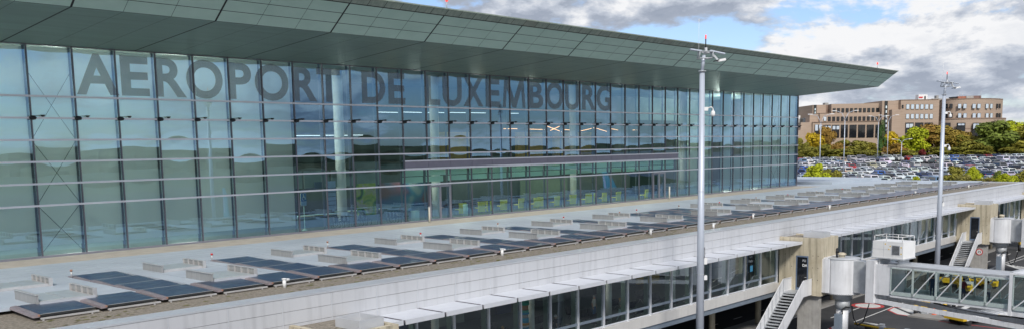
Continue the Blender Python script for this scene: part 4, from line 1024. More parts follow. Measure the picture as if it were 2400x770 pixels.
# ------------------------------------------------------------------ trees
def crown(n,seed,rx,rz,leaf,col_=False):
    r=random.Random(seed); b=MB(); m=K['leaf']
    blobs=[]
    for i in range(16):
        th=r.uniform(0,6.283); ph=r.uniform(-1,1); rr=r.uniform(.35,.78)
        c=Vector((math.cos(th)*math.sqrt(1-ph*ph)*rr*rx,math.sin(th)*math.sqrt(1-ph*ph)*rr*rx,ph*rr*rz)); blobs.append((c,r.uniform(.26,.42)*min(rx,rz)))
    for i in range(n):
        c,br=r.choice(blobs); d=Vector((r.gauss(0,1),r.gauss(0,1),r.gauss(0,1)+.25)).normalized(); p=c+d*br*r.uniform(.7,1.12)
        nrm=(d+Vector((r.gauss(0,.5),r.gauss(0,.5),r.gauss(0,.5)))).normalized(); x=nrm.orthogonal().normalized(); x=Matrix.Rotation(r.uniform(0,6.28),3,nrm)@x; y=nrm.cross(x); s=leaf*r.uniform(.6,1.3)
        b.poly([p+x*s,p+y*s*.7,p-x*s,p-y*s*.7],m)
    o=b.build('crown'); me=o.data; bpy.data.objects.remove(o); return me
CR=[crown(3600,i,1,1,.082) for i in range(5)]
CC=crown(2600,77,1,1,.07)
def trunk():
    b=MB(); b.tube((0,0,0),(0,0,.62),.045,K['bark'],r2=.02,n=8)
    for i in range(5): a=i*1.3; b.tube((0,0,.3+.05*i),(.25*math.cos(a),.25*math.sin(a),.62+.04*i),.018,K['bark'],r2=.006,n=5)
    o=b.build('trunk'); me=o.data; bpy.data.objects.remove(o); return me
TK=trunk()
rt_=random.Random(21)
def tree(px,ytop,wpx,v,colr,lab,zb=None,name='tree',cat='tree',group='autumn trees behind the car park',low=.12):
    d=ray(px,ytop); k=v/d.dot(hz); top=CAM+d*k
    z0=tz(v) if v<330 else (0 if v<345 else (v-330)/190*3)
    if zb is not None: z0=zb
    H=top.z-z0; W=wpx/F*v/2*1.32
    t=thing(name,lab,cat,(top.x,top.y,z0),rt_.uniform(0,6),group)
    c=bpy.data.objects.new('crown',rt_.choice(CR)); col.objects.link(c); c.parent=t; c.location=(0,0,H*(.5+low/2)); c.scale=(W,W,H*(1-low)/2*1.08)
    c.color=(*colr,1); c.rotation_euler=(0,0,rt_.uniform(0,6))
    q=bpy.data.objects.new('trunk',TK); col.objects.link(q); q.parent=t; q.scale=(H*.9,H*.9,H)
    return t
OL=(.20,.19,.03); BR=(.27,.165,.035); YE=(.48,.34,.02); YG=(.36,.40,.02); GR=(.145,.185,.035); DR=(.17,.03,.03); OG=(.25,.235,.04); DG=(.06,.12,.03)
TL=[(1872,326,34,338,OG,'olive tree at the glass corner of the terminal'),
(1888,334,34,334,OL,'low dark olive tree beside the yellow one'),
(1908,306,44,345,YE,'yellow tree in front of the left end of the offices'),
(1934,301,38,348,BR,'orange brown tree right of the yellow one, before tall windows'),
(1930,340,36,332,OL,'low dull olive tree below the orange brown one'),
(1956,335,46,336,BR,'brownish low tree between the first two lamp posts'),
(1985,330,46,338,OL,'round olive tree behind the second lamp post'),
(2012,331,44,335,OG,'light olive tree in the middle of the offices left wing'),
(2040,334,36,336,(.22,.19,.025),'golden low tree left of the columnar tree'),
(2092,309,44,345,YE,'gold tree right of the columnar dark tree'),
(2099,338,44,333,BR,'low brown tree under the gold one'),
(2120,322,34,345,OG,'small olive tree left of the bright yellow green tree'),
(2141,301,62,336,YG,'bright yellow green tree in front of the right office wing'),
(2176,296,74,346,BR,'broad rusty brown tree right of the bright yellow green one'),
(2206,298,70,344,(.26,.19,.035),'tawny tree just left of the right mast'),
(2163,348,16,331,DR,'small dark red shrub at the foot of the rusty tree'),
(2234,299,66,346,(.28,.20,.035),'golden brown tree just right of the mast'),
(2264,316,60,340,OG,'olive tree under the tall round-corner windows'),
(2292,314,62,342,(.22,.18,.03),'brownish olive tree under the white office windows'),
(2250,345,60,333,OL,'low wide olive tree in front of the golden brown one'),
(2205,345,56,332,OL,'low wide dull tree at the foot of the mast'),
(2303,335,40,334,OL,'low olive tree left of the big green one'),
(2341,287,92,336,GR,'big dense dark green tree at the right'),
(2392,298,80,338,OG,'olive tree at the right edge of the photo'),
(2344,361,30,326,DR,'dark red low shrub under the big green tree'),
(2372,345,50,330,OL,'low olive tree right of the dark red shrub'),
(2368,283,60,450,YG,'far pale yellow tree beyond the offices'),
(2400,285,70,450,(.22,.2,.03),'far golden tree at the right edge beyond the offices'),
(1884,286,20,520,YG,'tiny far bright tree left of the offices'),
(1895,345,40,328,OG,'low light tree bottom left of the tree row'),
(2020,348,60,328,OL,'low dull hedge-like tree behind the parked cars, centre left'),
(1965,350,60,328,OL,'low dull hedge-like tree behind the cars by the second lamp post'),
(2130,350,40,328,OG,'low hedge-like tree below the bright yellow green one'),
(2290,350,56,328,OL,'low hedge-like tree between mast and big green tree')]
for a in TL: tree(*a)
# columnar tree
d=ray(2066,287); v=338; top=CAM+d*(v/d.dot(hz)); t=thing('columnar_tree','narrow columnar dark green tree between the office wings','tree',(top.x,top.y,0))
c=bpy.data.objects.new('crown',CC); col.objects.link(c); c.parent=t; H=top.z; c.location=(0,0,H*.54); c.scale=(2.0,2.0,H*.5); c.color=(*DG,1)
q=bpy.data.objects.new('trunk',TK); col.objects.link(q); q.parent=t; q.scale=(H*.7,H*.7,H)
BU=[(1916,383,50,178,YG,'yellow green bush just beyond the roof edge by the glass corner'),(1937,398,34,180,(.2,.2,.03),'pale bush right of the yellow green one at the roof edge'),(1960,398,32,182,OG,'thin bush beyond the roof edge under the second lamp post'),
(2148,412,18,180,YG,'small bright bush tip over the roof edge near the grey van'),(2238,391,42,182,OG,'bush beyond the roof edge just right of the right mast'),(2284,389,30,184,YG,'rounded bright bush beyond the roof edge'),(2262,410,40,178,(.26,.24,.06),'pale dry bush between the two brighter ones'),
(2310,412,34,182,(.24,.22,.05),'low pale bush right of the rounded bright one'),(2342,398,22,184,GR,'small upright green bush near the right edge'),(2362,405,40,182,YG,'low yellow green bush left of the last one'),(2396,401,40,184,OG,'olive bush at the right edge beyond the roof')]
for a in BU: tree(*a[:3],a[3],*a[4:],name='bush',cat='bush',group='bushes beyond the roof edge',low=.05)
# ------------------------------------------------------------------ offices
OD=392.0
def op(px,py,dv=0): d=ray(px,py); return CAM+d*((OD+dv)/d.dot(hz))
def OB(mb,x0,x1,ytop,ybot,dv,depth,m,refx=None):
    a=op(x0,ytop,dv); b_=op(x1,ytop,dv); rx=(x0+x1)/2 if refx is None else refx; zt=op(rx,ytop,dv).z; zb=op(rx,ybot,dv).z
    ax=Vector((a.x,a.y,0)); bx=Vector((b_.x,b_.y,0)); h=hz*depth
    mb.hexa([Vector((p.x,p.y,zb)) for p in (ax,bx,bx+h,ax+h)]+[Vector((p.x,p.y,zt)) for p in (ax,bx,bx+h,ax+h)],m)
off=thing('office_building','long pinkish brown brick office block with rows of square windows','office building',tuple(UV(180,OD,0)))
off.location=(0,0,0)
w=MB()
OB(w,1949,2070,243,356,0,20,K['brick']); OB(w,1905,1936,246,356,1.5,20,K['brick']); OB(w,1936,1949,247,356,4,20,K['brickd'])
w.build('upper_wing',off)
w=MB(); OB(w,1922,2062,265,356,-2.0,3,K['brick'],1990); OB(w,1898,1922,268,356,-.5,20,K['brick'])
OB(w,1922,1949,265,265.6,-2.2,4,K['brickd']); w.build('middle_wing',off)
w=MB(); OB(w,1905,2060,286,356,-4,5,K['brick'],1985); OB(w,1877,1905,287,356,-3,18,K['brick']); OB(w,1868,1884,305,356,-5,14,K['brick']); OB(w,1905,2060,284.6,286,-4.3,1,K['brickd'],1985); w.build('lower_wing',off)
w=MB(); OB(w,2068,2120,236,360,-3,20,K['brick']); OB(w,2091,2112,257,360,-6,3,K['brick']); w.build('stair_block',off)
w=MB(); OB(w,1907.5,1914,246,284,1.2,.3,K['win_d']); 
for y in (254,262,270,277): OB(w,1909.5,1912,y,y+5,1.0,.2,K['win_b'])
w.build('glass_strip',off)
w=MB(); OB(w,2074,2081,237,318,-3.3,.3,K['win_d'])
for y in (248,259,270,281,292,303): OB(w,2076,2079,y,y+6,-3.5,.2,K['win_b'])
w.build('glass_strip',off)
w=MB(); OB(w,2112,2202,234,360,-5,20,K['brick'],2150); OB(w,2112,2200,233.3,234.6,-5.2,20.5,K['brickd'],2150); w.build('right_wing',off)
# drum
def curve_seg(mb,xl,xr,ytop,ybot,bulge,m,dv,n=14,refx=None):
    pts=[]
    rx=(xl+xr)/2
    zt=op(rx,ytop,dv).z; zb=op(rx,ybot,dv).z
    for i in range(n+1):
        u=-1+2*i/n; px=rx+(xr-xl)/2*u; back=bulge*(1-math.sqrt(max(0,1-(u*.97)**2)))
        p=op(px,ytop,dv+back); pts.append(Vector((p.x,p.y,0)))
    B=len(mb.v); k=mb.mi(m)
    for p in pts: mb.v+=[(p.x,p.y,zb),(p.x,p.y,zt)]
    for i in range(n): mb.f.append((B+2*i,B+2*i+2,B+2*i+3,B+2*i+1)); mb.m.append(k); mb.sm.append(True)
    mb.poly([(p.x,p.y,zt) for p in pts],m)
    return zt,zb
w=MB(); curve_seg(w,2199,2351,231,360,16,K['brick'],-6); curve_seg(w,2199,2351.6,230.4,232,16,K['brickd'],-6.2); curve_seg(w,2188,2358,277,360,16,K['brick'],-10); curve_seg(w,2188,2358.6,276.4,279,16,K['brickd'],-10.2)
for y in (300,309,318): curve_seg(w,2188,2358.2,y,y+2.2,16,K['brickd'],-10.1)
w.build('round_wing',off)
def wn(x,y,w_,h,dv,m,fr=True):
    p=MB(); OB(p,x-w_/2-.5,x+w_/2+.5,y-h/2-.5,y+h/2+.5,dv,.25,K['win_d'])
    OB(p,x-w_/2,x+w_/2,y-h/2,y+h/2,dv-.12,.1,m); 
    if w_>10:
        OB(p,x-.4,x+.4,y-h/2,y+h/2,dv-.2,.06,K['win_d'])
    p.build('window',off)
D_,B_=K['win_d'],K['win_b']
for i in range(11): wn(1955.5+i*10.15,259-i*.07,5.6,9,-.25,D_)
for i in range(13): wn(1934+i*10.15,279-i*.07,5.6,9.5,-2.25,B_ if i==0 else D_)
for i in range(8): wn(1918.5+i*20.3,308-i*.1,15.5,29,-4.25,D_)
for i,x in enumerate((1914,1923,1935,1944,1955,1964)): wn(x,299.5,6.5,8 if i>1 else 14,-4.6,B_)
for i in range(6): wn(2128+i*11.1,250.5-i*.05,6.6,10.5,-5.25,B_); wn(2127.5+i*11.1,273-i*.05,6.6,10.5,-5.25,B_)
wn(2132,301,18,26,-5.25,D_); wn(2132,295,16,9,-5.6,B_); wn(2155,297,18,18,-5.25,D_); wn(2177,293,18,10,-5.25,D_)
wn(2116,250,3,7,-5.25,D_)
def back(px,xl=2199,xr=2351,bulge=16): u=(px-(xl+xr)/2)/((xr-xl)/2); return bulge*(1-math.sqrt(max(0,1-(u*.97)**2)))
for x,ww,m in ((2218.5,5.5,K['win_d']),(2229.5,6,K['win_d']),(2249.5,7,B_),(2262,7,B_),(2283.5,7,B_),(2295,7,B_),(2314,6,B_),(2324,5,B_),(2338,3.5,D_),(2344,2.6,D_)):
    for y in (249,271): wn(x,y,ww,10,-6.35+back(x)-.6,m)
for x,ww,y,h,m in ((2253,19,304,31,D_),(2290,19,304,31,D_),(2324,15,296,16,D_),(2348,8,290,4,D_),(2220,15,304,31,D_)): wn(x,y,ww,h,-10.4+back(x,2188,2358)-.8,m)
for x,ww,y,h in ((2290,17,296,12),(2324,13,293,10),(2253,15,292,4)): wn(x,y,ww,h,-10.9+back(x,2188,2358)-1.0,B_)
p=MB(); OB(p,2153,2174,222,234,2,3,K['white'],2160); OB(p,2154,2163,227,230,1.8,.1,K['red']); OB(p,2167,2170,225.5,233,1.8,.1,K['black']); p.build('roof_sign',off)
p=MB(); OB(p,2246,2264,226,232,-1,4,mat('rusty_plant',(.33,.13,.08),.7)); OB(p,2265,2282,225,232,0,4,K['conc_g']); OB(p,2276,2300,224.5,232,2,5,mat('brown_plant',(.2,.12,.1),.7)); OB(p,2234,2244,227,231,0,4,K['black']); OB(p,2195,2200,224,233,3,2,K['conc_g']); OB(p,2187,2236,231,235,3,2,K['conc_g'])
for x,y in ((2299,213),(2250,216),(2256,218),(2246,222)): a=op(x,y,1); c=op(x,232,1); p.tube(a,c,.10,K['greym'],n=6)
p.build('roof_plant',off)
p=MB(); OB(p,1934,1942,241,246.5,4,3,K['conc_g']); p.build('roof_box',off)
# black boxes left of the offices
b=MB(); OB(b,1888,1898,276,300,5,8,K['win_d']); OB(b,1888,1898,276,277,4.9,.5,K['greym']); tag(b.build('dark_annex'),'small dark box building left of the brick offices','building')
b=MB(); OB(b,1870,1876,279,302,12,8,K['conc_g']); OB(b,1869,1876,271,279,12,8,K['white']); tag(b.build('stair_tower'),'pale narrow tower with a white top right beside the glass corner','building')
# ------------------------------------------------------------------ surroundings reflected in the glass
b=MB(); rr=random.Random(2); 
nseg=150
for ring,(rad,base_h) in enumerate(((760,13.5),(800,16),(850,17))):
    prev=None
    for i in range(nseg+1):
        az=R(-10+105*i/nseg); h=base_h+4.5*noise.noise(Vector((i*.11,ring*3.1,0)))+2.2*noise.noise(Vector((i*.45,ring*7,2)))+rr.uniform(-.5,.5)
        rad2=rad+rr.uniform(-6,6)
        c=Vector((math.sin(az)*rad2+0,-math.cos(az)*rad2,0)); o2=Vector((math.sin(az)*(rad2+22),-math.cos(az)*(rad2+22),0))
        cur=[(c.x,c.y,-10.1),(c.x*1.004,c.y*1.004,-10+h*.6),((c.x+o2.x)/2,(c.y+o2.y)/2,-10+h),(o2.x,o2.y,-10+h*.7),(o2.x,o2.y,-10.1)]
        if prev:
            for a in range(4): b.poly([prev[a],prev[a+1],cur[a+1],cur[a]],K['wood'])
        prev=cur
tag(b.build('distant_wood'),'long far-off wooded ridge across the airfield mirrored in the glass','wood',kind='stuff')
# parked airliner across the apron, mirrored in the facade
def airliner(x,y,rz,lab):
    t=thing('parked_airliner',lab,'airliner',(x,y,APR),rz,'airliners parked across the apron')
    b=MB(); n=18; prof=[(-17,.3,3.9),(-14,1.0,3.6),(-9,1.65,3.1),(0,1.75,3.0),(10,1.75,3.0),(14.5,1.5,2.9),(16.5,.9,2.7),(17.3,.15,2.6)]
    prev=None
    for y_,r_,z_ in prof:
        ringp=[Vector((r_*math.cos(a/n*6.283),y_,z_+r_*math.sin(a/n*6.283))) for a in range(n)]
        if prev:
            for a in range(n): b.poly([prev[a],prev[(a+1)%n],ringp[(a+1)%n],ringp[a]],K['white'],True)
        prev=ringp
    b.build('fuselage',t)
    b=MB(); b.hexa([Vector(v) for v in ((-.14,-17,4),(.14,-17,4),(.14,-10.5,4.4),(-.14,-10.5,4.4),(-.1,-18.3,10.6),(.1,-18.3,10.6),(.1,-16.2,10.8),(-.1,-16.2,10.8))],K['teal'])
    b.hexa([Vector(v) for v in ((-.16,-16.6,6.5),(.16,-16.6,6.5),(.16,-15.4,6.5),(-.16,-15.4,6.5),(-.13,-18.1,9.8),(.13,-18.1,9.8),(.13,-17.4,9.8),(-.13,-17.4,9.8))],K['pink']); b.build('tail_fin',t)
    for s in (-1,1):
        b=MB(); b.hexa([Vector(v) for v in ((s*1.2,-3,2.3),(s*15,-5.5,3.4),(s*15,-4,3.4),(s*1.2,3.5,2.3),(s*1.2,-3,2.7),(s*15,-5.5,3.5),(s*15,-4,3.5),(s*1.2,3.5,2.7))],K['greym']); b.build('wing',t)
        b=MB(); b.lathe([(.3,-1.5),(.7,-1.2),(.85,0),(.8,1.2),(.6,1.3)],(0,0,0),K['teal'],16); o=b.build('engine',t); o.rotation_euler=(R(-90),0,0); o.location=(s*5,2.5,1.6)
        b=MB(); b.hexa([Vector(v) for v in ((s*.2,-17,4.4),(s*5,-18,4.9),(s*5,-17,4.9),(s*.2,-14.5,4.4),(s*.2,-17,4.55),(s*5,-18,5.0),(s*5,-17,5.0),(s*.2,-14.5,4.55))],K['white']); b.build('tailplane',t)
    for x_,y_ in ((0,12),(-2.2,-1.5),(2.2,-1.5)):
        b=MB(); b.tube((x_,y_,.4),(x_,y_,1.8),.1,K['greym'],n=8); b.tube((x_-.3,y_,.42),(x_+.3,y_,.42),.42,K['tyre'],n=16); b.build('landing_gear',t)
AP=[]
q=onY(1415,415,72); airliner(q.x-4,-q.y+15,R(20),'white airliner with a turquoise fin mirrored in the lounge glass')
q=onY(600,470,62); airliner(q.x-3,-q.y+2,R(20),'white airliner with a turquoise fin mirrored in the blinds at the left')
# ------------------------------------------------------------------ people
def person(loc,rz,label,pose,top,legs,hair,h=1.72,hat=None,extra=None,shoe=None):
    j={}
    def V(n,x,y,z,r): j[n]=(Vector((x,y,z))*h,r*h)
    V('pel',0,0,.53,.085);V('ab',0,0,.62,.078);V('ch',0,0,.74,.090);V('sh',0,0,.81,.062);V('nk',0,0,.85,.032);V('hd0',0,-.01,.885,.045);V('hd1',0,-.012,.93,.057);V('hd2',0,-.008,.97,.045)
    for s,n in ((-1,'l'),(1,'r')):
        V('hip'+n,s*.055,0,.50,.062); V('shd'+n,s*.11,0,.80,.036)
        if pose=='walk':
            a=.10*s; V('kn'+n,s*.06,-.02+a*-.6-.0,.285,.038); V('an'+n,s*.055,-a*1.5+(.04 if s>0 else 0),.05,.024); V('to'+n,s*.06,-a*1.5-.07,.02,.02)
        else:
            V('kn'+n,s*.06,-.01,.285,.038); V('an'+n,s*.06,.01,.045,.024); V('to'+n,s*.065,-.075,.018,.02)
        if pose in('hold','walk','phone'):
            V('el'+n,s*.145,-.01,.655,.026); V('wr'+n,s*.06,-.13,.66 if pose!='walk' else .64,.018); V('ha'+n,s*.03,-.15,.665,.02); hx=Vector((-s*.03,-.02,.0))
        else:
            V('el'+n,s*.15,.015,.64,.026); V('wr'+n,s*.155,-.03,.50,.018); V('ha'+n,s*.155,-.04,.465,.02); hx=Vector((0,-.012,-.035))
        base=j['ha'+n][0]/h
        for fi in range(4):
            off=Vector((0,(fi-1.5)*.011,0)) if pose not in('hold','walk','phone') else Vector((0,0,(fi-1.5)*.011))
            V('f%d%s'%(fi,n),*(base+off+hx*.6),.0052); V('g%d%s'%(fi,n),*(base+off+hx*(1.15-.1*abs(fi-1.5))+Vector((-s*.006,0,0))),.0045)
        V('th'+n,*(base+Vector((-s*.012,-.02,.0))),.006)
    E=[('pel','ab'),('ab','ch'),('ch','sh'),('sh','nk'),('nk','hd0'),('hd0','hd1'),('hd1','hd2')]
    for n in 'lr':
        E+=[('pel','hip'+n),('hip'+n,'kn'+n),('kn'+n,'an'+n),('an'+n,'to'+n),('sh','shd'+n),('shd'+n,'el'+n),('el'+n,'wr'+n),('wr'+n,'ha'+n),('ha'+n,'th'+n)]
        for fi in range(4): E+=[('ha'+n,'f%d%s'%(fi,n)),('f%d%s'%(fi,n),'g%d%s'%(fi,n))]
    names=list(j); me=bpy.data.meshes.new('p'); me.from_pydata([j[n][0] for n in names],[(names.index(a),names.index(b)) for a,b in E],[])
    o=bpy.data.objects.new('p',me); col.objects.link(o)
    md=o.modifiers.new('s','SKIN'); 
    for i,n in enumerate(names):
        sv=me.skin_vertices[0].data[i]; r=j[n][1]; sv.radius=(r*(1.25 if n in('ch','pel','ab') else 1),r*(.8 if n in('ch','pel','ab') else 1)); sv.use_root=(n=='pel')
    sb=o.modifiers.new('u','SUBSURF'); sb.levels=1; sb.render_levels=1
    bpy.context.view_layer.update()
    m2=bpy.data.meshes.new_from_object(o.evaluated_get(bpy.context.evaluated_depsgraph_get())); bpy.data.objects.remove(o)
    m2.materials.clear(); tm=top; lm=legs; sm=shoe or K['black']
    for m in (K['skin'],tm,lm,sm): m2.materials.append(m)
    for p in m2.polygons:
        c=p.center/h; armz=abs(c.x)>.125 or (c.y<-.06 and .55<c.z<.75)
        if c.z>.845: k=0
        elif armz and c.z>.40: k=1 if (c.z>.70 or (extra=='long' and (Vector((c.x,c.y,c.z))-j['ha'+('r' if c.x>0 else 'l')][0]/h).length>.045)) else 0
        elif c.z>.54: k=1
        elif c.z>.055: k=2
        else: k=3
        p.material_index=k; p.use_smooth=True
    t=thing('person',label,'person',loc,rz)
    b=bpy.data.objects.new('body',m2); col.objects.link(b); b.parent=t
    # face
    f=MB(); hc=Vector((0,-.012,.93))*h
    for s in (-1,1):
        f.lathe([(0,.008),(.011,0),(0,-.008)],hc+Vector((s*.03,-.092*h*.62,.004)),K['black'],6)
    f.hexa([hc+Vector(v) for v in ((-.012,-.11,-.03),(.012,-.11,-.03),(.012,-.085,-.03),(-.012,-.085,-.03),(-.006,-.098,.01),(.006,-.098,.01),(.006,-.085,.01),(-.006,-.085,.01))],K['skin'])
    f.box(-.022,.022,-.112+hc.y+.008,-.095+hc.y+.008,hc.z-.052,hc.z-.044,K['red']); f.build('face',t)
    g=MB(); hm=hat or hair
    prof=[(.0,.115),(.05,.108),(.085,.075),(.102,.03),(.100,-.0),(.096,-.03)]
    g.lathe([(r*h/1.72,z*h/1.72) for r,z in prof],hc+Vector((0,.018,.0)),hm,16); g.build('hair' if not hat else 'cap',t)
    return t
cl=lambda n,c:mat(n,c,.85,0,.15,scale=8)
redc=cl('red_shirt_cloth',(.42,.03,.05)); blackc=cl('black_cloth',(.02,.02,.025)); denim=cl('blue_denim',(.10,.20,.38)); pale=cl('pale_trouser_cloth',(.38,.55,.55)); whitec=cl('white_cloth',(.65,.66,.66)); dark=cl('dark_trouser_cloth',(.03,.03,.05)); maroon=cl('maroon_cloth',(.16,.03,.05)); navyc=cl('navy_cloth',(.03,.06,.12))
bl=cl('dark_hair',(.03,.02,.015)); bd_=cl('blond_hair',(.35,.22,.09)); gh=cl('grey_hair',(.4,.4,.4))
def floor_pt(px,py,Y): 
    q=onY(px,py,Y); return (q.x,Y,FL)
face=math.atan2(-(CAM.x-20),(CAM.y+23))  # roughly facing the windows
# windows people: (px of centre, depth Y)
person(floor_pt(1125,740,-22.6),R(-20),'person in a red shirt and dark trousers standing behind the concourse glass','stand',redc,dark,bl,1.74)
w2=person(floor_pt(1178,740,-23.0),R(-15),'person in a black top and jeans holding a baby behind the glass','hold',blackc,denim,bd_,1.70)
q=Vector(floor_pt(1178,740,-23.0)); 
b=MB(); b.lathe([(0,-.2),(.09,-.16),(.11,0),(.08,.12),(0,.14)],(0,0,0),cl('baby_wrap',(.45,.5,.42)),12); b.lathe([(0,-.08),(.07,-.04),(.08,.02),(.05,.08),(0,.09)],(0,-.02,.2),K['skin'],10); o=b.build('baby',loc=(q.x-.03,q.y-.33,FL+1.18)); o.name='person'; tag(o,'baby in a pale wrap held by the person in jeans','baby')
person(floor_pt(1302,760,-23.1),R(60),'person with a white cap and black clothes just right of the striped column','stand',blackc,dark,gh,1.70,hat=whitec)
person(floor_pt(1453,700,-22.6),R(40),'person in white trousers walking past the pillar behind the concourse glass','walk',cl('patterned_vest',(.2,.22,.2)),pale,bd_,1.72)
person(floor_pt(1080,760,-21.6),R(-30),'person in bright blue seated low at the left end of the glass','hold',cl('bright_blue_cloth',(.03,.28,.5)),dark,bl,1.15)
person(floor_pt(1392,700,-20.5),R(10),'person in pale clothes standing deep inside the waiting hall','stand',whitec,denim,gh,1.7)
person(floor_pt(1311,760,-23.2),R(-50),'child in a pale green top beside the person with the white cap','stand',cl('pale_green_cloth',(.3,.5,.4)),dark,bd_,1.05)
def on_bridge(s,l): p=Vector((52.0,-29.35,APR))+JT(s,l,.02); return p
for s,l,lab,tp,lg,hr,ht,rot in ((7.6,.15,'person in a dark vest and white sleeves leaning at the first tunnel window',navyc,navyc,bl,None,2.0),(9.9,.1,'person in a maroon jacket walking in the glazed tunnel',maroon,navyc,bl,None,1.4),(11.7,.2,'person in a white shirt with a bag in the glazed tunnel',whitec,navyc,bl,None,-1.2)):
    p=on_bridge(s,l); person(tuple(p),JA+math.pi/2+rot,lab,'phone' if 'white shirt' in lab else 'stand',tp,lg,hr,1.72,extra='long')
# waiting hall seats and banded column
def bench():
    t=thing('gate_bench','x','bench',group='rows of dark gate seats behind the concourse glass')
    for i in range(3):
        s=MB(); s.box(i*.6-.27,i*.6+.27,-.25,.25,.42,.47,K['black']); s.build('seat',t)
        s=MB(); s.bar((i*.6,.25,.45),(i*.6,.38,.95),.52,.04,K['black'],(0,1,0)); s.build('backrest',t)
    for x in (0,1.2):
        s=MB(); s.path([(x,-.25,.02),(x,.0,.36),(x,.25,.02)],.02,K['alu'],6); s.bar((x,0,.34),(x,0,.42),.05,.05,K['alu']); s.build('leg',t)
    s=MB(); s.bar((-.2,0,.39),(1.4,0,.39),.05,.05,K['alu']); s.build('rail',t)
    return t
be=bench(); bt=tree_of(be)
nb=0
for row,Y in enumerate((-22.9,-21.3,-19.6)):
    for i in range(7):
        x=9.5+i*4.3+row*.7
        c=be if nb==0 else copy_tree(be,None,bt); nb+=1
        c.location=(x,Y,FL); c.rotation_euler=(0,0,(math.pi if i%2 else 0)+.1)
        if i%2: c.location.x+=1.2
        c['label']='dark three-seat gate bench behind the glass, %s from the left in the %s row'%(ordn(i+1),('front','middle','back')[row])
q=onY(1228,720,-23.2); b=MB()
bc=[(.5,.25,.05),(.55,.55,.5),(.05,.25,.4),(.25,.15,.1),(.1,.4,.3),(.03,.35,.25),(.4,.2,.1),(.05,.4,.35),(.03,.3,.55),(.4,.4,.4),(.02,.35,.6)]
z=3.9
for i in range(22):
    c=bc[i%len(bc)]; hgt=[.12,.22,.3,.15][i%4]; 
    b.tube((0,0,z-hgt),(0,0,z),.26+.03*(i%3),K.setdefault('bc%d'%(i%len(bc)),mat('banded_paint',c,.6)),n=18); z-=hgt
    if z<.2: break
b.tube((0,0,0),(0,0,z),.27,K['bc0'],n=18)
tag(b.build('banded_column',loc=(q.x,q.y,FL)),'column striped in blue, green and orange bands behind the concourse glass','column')
# ------------------------------------------------------------------ sky, sun
wd=bpy.data.worlds.new('World'); scn.world=wd; wd.use_nodes=True; nt=wd.node_tree; nt.nodes.clear(); N=nt.nodes.new; L=nt.links.new
SE,SA=R(40),R(222)      # sun elevation, azimuth clockwise from +Y
out=N('ShaderNodeOutputWorld'); bg=N('ShaderNodeBackground'); L(bg.outputs[0],out.inputs[0])
sky=N('ShaderNodeTexSky'); sky.sky_type='NISHITA'; sky.sun_disc=False; sky.sun_elevation=SE; sky.sun_rotation=SA; sky.altitude=300; sky.air_density=1.0; sky.dust_density=.6; sky.ozone_density=2
tc=N('ShaderNodeTexCoord'); sx=N('ShaderNodeSeparateXYZ'); L(tc.outputs['Generated'],sx.inputs[0])
def mth(op,a,b=None,c=None,clamp=False):
    n=N('ShaderNodeMath'); n.operation=op; n.use_clamp=clamp
    for i,v in enumerate((a,b,c)):
        if v is None: continue
        if isinstance(v,(int,float)): n.inputs[i].default_value=v
        else: L(v,n.inputs[i])
    return n.outputs[0]
zc=mth('MAXIMUM',sx.outputs[2],0.0)
def cloud(dz,seed):
    cb=N('ShaderNodeCombineXYZ'); L(sx.outputs[0],cb.inputs[0]); L(sx.outputs[1],cb.inputs[1])
    L(mth('MULTIPLY',mth('POWER',mth('ADD',mth('ADD',zc,dz),.02),.8),2.0),cb.inputs[2])
    n=N('ShaderNodeTexNoise'); n.inputs['Scale'].default_value=CSC; n.inputs['Detail'].default_value=9; n.inputs['Roughness'].default_value=.60; n.inputs['Distortion'].default_value=.15
    mp=N('ShaderNodeMapping'); mp.inputs['Location'].default_value=COFF; L(cb.outputs[0],mp.inputs[0]); L(mp.outputs[0],n.inputs['Vector'])
    return n.outputs['Fac']
CSC=5.5; COFF=(9.3,1.2,0)
d0=cloud(0,0); d1=cloud(.022,0)
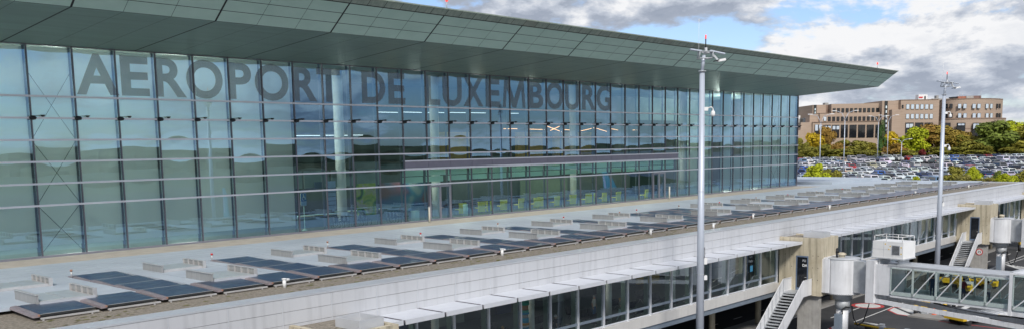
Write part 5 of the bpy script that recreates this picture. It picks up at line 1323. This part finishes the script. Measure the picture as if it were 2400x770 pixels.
cov=N('ShaderNodeMapRange'); cov.interpolation_type='SMOOTHSTEP'; L(d0,cov.inputs['Value']); cov.inputs['From Min'].default_value=.43; cov.inputs['From Max'].default_value=.515
sh=mth('MULTIPLY_ADD',mth('SUBTRACT',d1,d0),7.5,.46,True)     # density above > here -> darker base
dens=mth('MULTIPLY_ADD',mth('SUBTRACT',d0,.5),2.6,0,True)
shade=mth('SUBTRACT',mth('SUBTRACT',1.0,mth('MULTIPLY',sh,.74)),mth('MULTIPLY',dens,.55),None,True)
rp=N('ShaderNodeValToRGB'); L(shade,rp.inputs[0]); e=rp.color_ramp.elements
e[0].position=.12; e[0].color=(.27,.31,.39,1); e[1].position=.88; e[1].color=(.78,.785,.80,1); q=e.new(.5); q.color=(.47,.51,.585,1)
SKYS=.11
skm=N('ShaderNodeMix'); skm.data_type='RGBA'; skm.blend_type='MULTIPLY'; skm.inputs['Factor'].default_value=1; L(sky.outputs[0],skm.inputs[6]); skm.inputs[7].default_value=(SKYS*.90,SKYS*.94,SKYS*1.10,1)
mx=N('ShaderNodeMix'); mx.data_type='RGBA'; L(cov.outputs[0],mx.inputs['Factor']); L(skm.outputs[2],mx.inputs[6]); L(rp.outputs[0],mx.inputs[7])
# hazy brightening at the horizon is the sky's own
L(mx.outputs[2],bg.inputs[0]); bg.inputs[1].default_value=1.0
sl=bpy.data.lights.new('sun','SUN'); sl.energy=2.7; sl.angle=R(10.0); sl.color=(1,.95,.88); so_=bpy.data.objects.new('sun',sl); col.objects.link(so_)
sdir=Vector((math.sin(SA)*math.cos(SE),math.cos(SA)*math.cos(SE),math.sin(SE))); so_.rotation_euler=sdir.to_track_quat('Z','Y').to_euler()
scn.view_settings.view_transform='Standard'; scn.view_settings.look='None'; scn.view_settings.exposure=.25; scn.view_settings.gamma=1; scn.view_settings.use_curve_mapping=False
scn.cycles.max_bounces=8; scn.cycles.transparent_max_bounces=12; scn.cycles.glossy_bounces=4; scn.cycles.diffuse_bounces=3; scn.cycles.use_denoising=True
scn.cycles.sample_clamp_indirect=6
